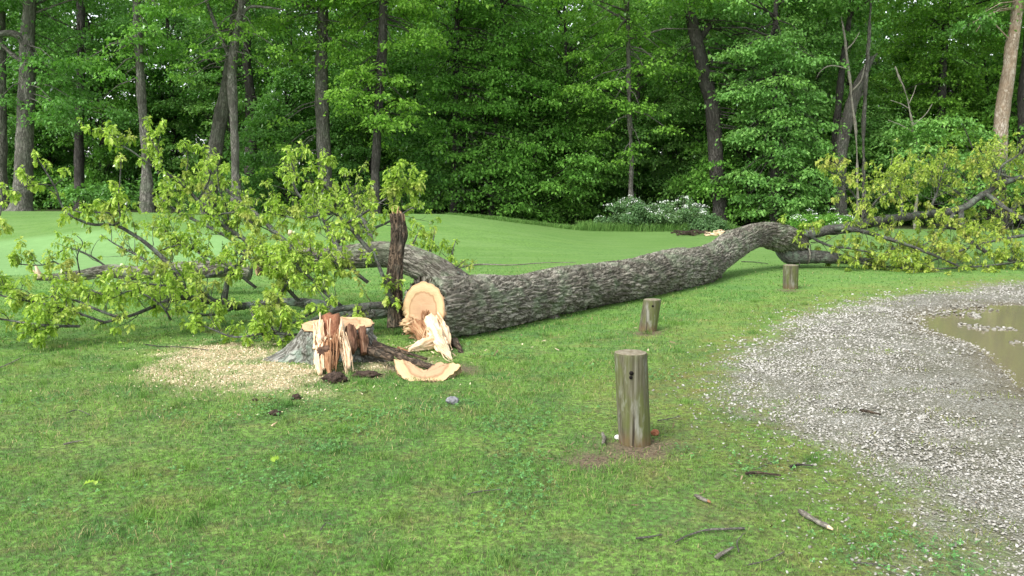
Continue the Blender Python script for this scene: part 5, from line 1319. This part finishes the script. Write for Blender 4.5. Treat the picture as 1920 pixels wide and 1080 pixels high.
trunk_tree('thin straight grey sapling between the leaning trunks and the dead branches', 33.5, [(1620, 380, 7), (1619, 260, 6), (1622, 180, 6), (1630, 60, 5), (1634, -40, 4)], BF, 'leaf_d', high=14, crown_z=10, top_z=14)
trunk_tree('small bare dead sapling with twiggy side branches right of the leaning trunks', 32.0, [(1722, 300, 3), (1712, 240, 2.6), (1704, 200, 2.4), (1698, 175, 2), (1686, 145, 1.6), (1678, 125, .8)], DW, 'leaf_a', high=0, top_z=0,
           extra=[([(1706, 205, 0), (1690, 195, 0), (1670, 188, -.1)], 2, 1), ([(1704, 195, 0), (1712, 178, .1), (1718, 160, .1)], 2, 1), ([(1712, 235, 0), (1735, 215, 0), (1748, 195, 0)], 2, 1), ([(1716, 250, 0), (1690, 235, 0), (1665, 225, 0)], 2, 1)])
trunk_tree('pale trunk with peeling tan bark at the upper right', 33.0, [(1870, 400, 34), (1876, 260, 24), (1882, 190, 24), (1892, 130, 22), (1897, 85, 22), (1902, 60, 20), (1910, 0, 19), (1918, -60, 18)], BP, 'leaf_b',
           sprays=field(1780, 1860, -20, 60, 5), extra=[([(1898, 80, 0), (1870, 50, -.2), (1852, 30, -.3), (1830, 60, -.4)], 3, 1.5)], crown_z=10)
trunk_tree('greenish trunk at the right edge behind the peeling trunk', 34.5, [(1925, 400, 22), (1920, 260, 18), (1918, 190, 18), (1925, 120, 17), (1935, 0, 16)], BD, 'leaf_a', sprays=field(1900, 2000, -20, 120, 6))
trunk_tree('slender dark trunk deep in the shade left of the bright hanging leaves', 44.0, [(470, 400, 22), (470, 200, 18), (462, 100, 16), (460, -40, 14)], BD, 'leaf_b', crown_z=9.5, sprays=field(330, 560, 80, 220, 14))
trunk_tree('slender dark trunk deep in the shade behind the mound at left', 43.0, [(150, 400, 18), (148, 250, 15), (152, 100, 14), (150, -40, 12)], BD, 'leaf_b', crown_z=9, sprays=field(60, 260, 60, 260, 22))
trunk_tree('broad light green maple whose leaves hang to the lawn right of the crooked dark trunk', 32.6, [(1450, 415, 14), (1450, 300, 12), (1452, 150, 10), (1455, 0, 8)], BD, 'leaf_d',
           sprays=field(1370, 1540, 60, 230, 44, (.4, .75), (-1.6, .3)) + field(1375, 1565, 230, 400, 50, (.4, .75), (-1.4, .3)), high=24, crown_z=8, top_z=12)
trunk_tree('bright green leafy tree covering the wood just right of the bright hanging leaves', 34.5, [(850, 410, 12), (852, 300, 10), (856, 100, 9), (858, 0, 8)], BD, 'leaf_a',
           sprays=field(790, 960, 60, 250, 46, (.4, .75), (-1.6, .3)) + field(800, 1010, 250, 400, 46, (.4, .75), (-1.4, .3)), high=20, crown_z=8, top_z=11)
trunk_tree('leafy green tree hiding the foot of the pale peeling trunk', 31.5, [(1880, 420, 10), (1880, 340, 8), (1878, 300, 5)], BD, 'leaf_d',
           sprays=field(1800, 1960, 275, 400, 34, (.4, .65), (-.8, .8)) + field(1680, 1860, 210, 330, 26, (.45, .7), (.2, 1.4)), high=0, top_z=0)
trunk_tree('tall tree with light green foliage above the right fallen crown', 36.5, [(1760, 400, 16), (1762, 260, 14), (1770, 100, 12), (1775, -20, 11)], BD, 'leaf_c', sprays=field(1660, 1860, 20, 200, 34, (.5, .9)))

# canopy spreading over the far edge (closes the roof of the wood)
# ================================================================== bushes at the lawn edge
def bush(name, label, px, py, d, wd_, hg, seed, key='leaf_e', flowers=60, leafs=2600, leaf=(.05, .09)):
    rs_ = np.random.default_rng(seed); c = W(px, py, d); c[2] = terr(c[0], d)
    e = thing(name, label, 'bush', tuple(c)); st = MB(); lv = MB(); fl = MB()
    tips = []
    for q in range(34):
        a = rs_.random() * 6.28; r_ = wd_ * math.sqrt(rs_.random()); h_ = hg * rs_.uniform(.5, 1.05) * (1 - .35 * (r_ / wd_) ** 2)
        p = np.array([[math.cos(a) * r_ * .35, math.sin(a) * r_ * .35, 0], [math.cos(a) * r_ * .75, math.sin(a) * r_ * .6, h_ * .6], [math.cos(a) * r_ * 1.1, math.sin(a) * r_ * .8, h_], [math.cos(a) * r_ * 1.3, math.sin(a) * r_, h_ * .93]])
        tube(st, p, [.012, .008, .005, .003], 5, None, caps=False); tips.append(p[1:])
    T = np.concatenate(tips)
    clump_leaves(lv, T - [0, 0, .05], rs_.uniform(.14, .3, len(T)), leafs, rs_, leaf, .5)
    st.build('stems', M['twig'], e); lv.build('leaves', M[key], e)
    if flowers:
        pk = np.array([t[rs_.integers(1, 3)] for t in tips for _ in range(max(1, flowers // 34))])
        clump_leaves(fl, pk + rs_.normal(0, .05, pk.shape) + [0, -.05, .08], rs_.uniform(.05, .17, len(pk)), 1500, rs_, (.03, .055), .3); fl.build('blossom', M['petal'], e)
    return e
bush('flowering_bush', 'low bush with white blossom sprays around the thin grey sapling trunk', 1185, 425, 31.6, .9, 1.25, 1, flowers=34)
bush('flowering_bush', 'broad grey green bush with white blossom behind the middle of the lawn', 1275, 428, 31.8, 1.1, 1.25, 2, flowers=70)
bush('green_bush', 'small leafy bush between the white flowered bushes and the tree arch', 1325, 428, 31.2, .55, .6, 3, flowers=0)
bush('flowering_bush', 'small bush with white flower dots behind the bark arch end', 1545, 425, 30.5, .9, .7, 4, flowers=34, key='leaf_a')
# unmown strip along the forest edge
x = fr.uniform(-2.5, 14, 26000); y = 30.9 + fr.random(26000) * 1.8 + .3 * np.sin(x)
k = (fbm(np.c_[x, y], .8, 2, 4) > -.25); x, y = x[k], y[k]
rng = fr; V, F_ = blades(x, y, fr.uniform(.1, .38, len(x)) * np.where((x > 2.5) & (x < 8.2), 1.15, .55), fr.uniform(.012, .022, len(x)), fr.uniform(.2, .8, len(x)))
m_ = MB(); m_.add(V, F_, rnd=np.repeat(np.clip(fr.normal(.6, .15, len(x)), 0, .93), 5), moss=np.full(len(V), .1))
tag(m_.build('tall_grass', M['blade']), 'unmown grass strip along the forest edge', 'grass', kind='stuff')
# heap of bark and rotten wood on the far lawn
hp = thing('bark_heap', 'low heap of reddish rotten bark and pale wood on the far lawn', 'bark heap', tuple(G(1300, 441)))
m1, m2 = MB(), MB()
for q in range(70):
    px = fr.uniform(1256, 1352); b_ = G(px, 441 + fr.uniform(-3, 2)); b_[2] = fr.uniform(.02, .12)
    d_ = np.array([fr.uniform(.1, .35), fr.uniform(-.1, .1), fr.uniform(-.05, .05)]); spike(m2 if px > 1318 else m1, b_, b_ + d_, .03, .012, .6, .05, q + 400, 6)
tag(child_mesh(m1, 'bark_scraps', M['bark_rot'], hp), kind='stuff'); tag(child_mesh(m2, 'wood_scraps', M['splinter'], hp), kind='stuff')
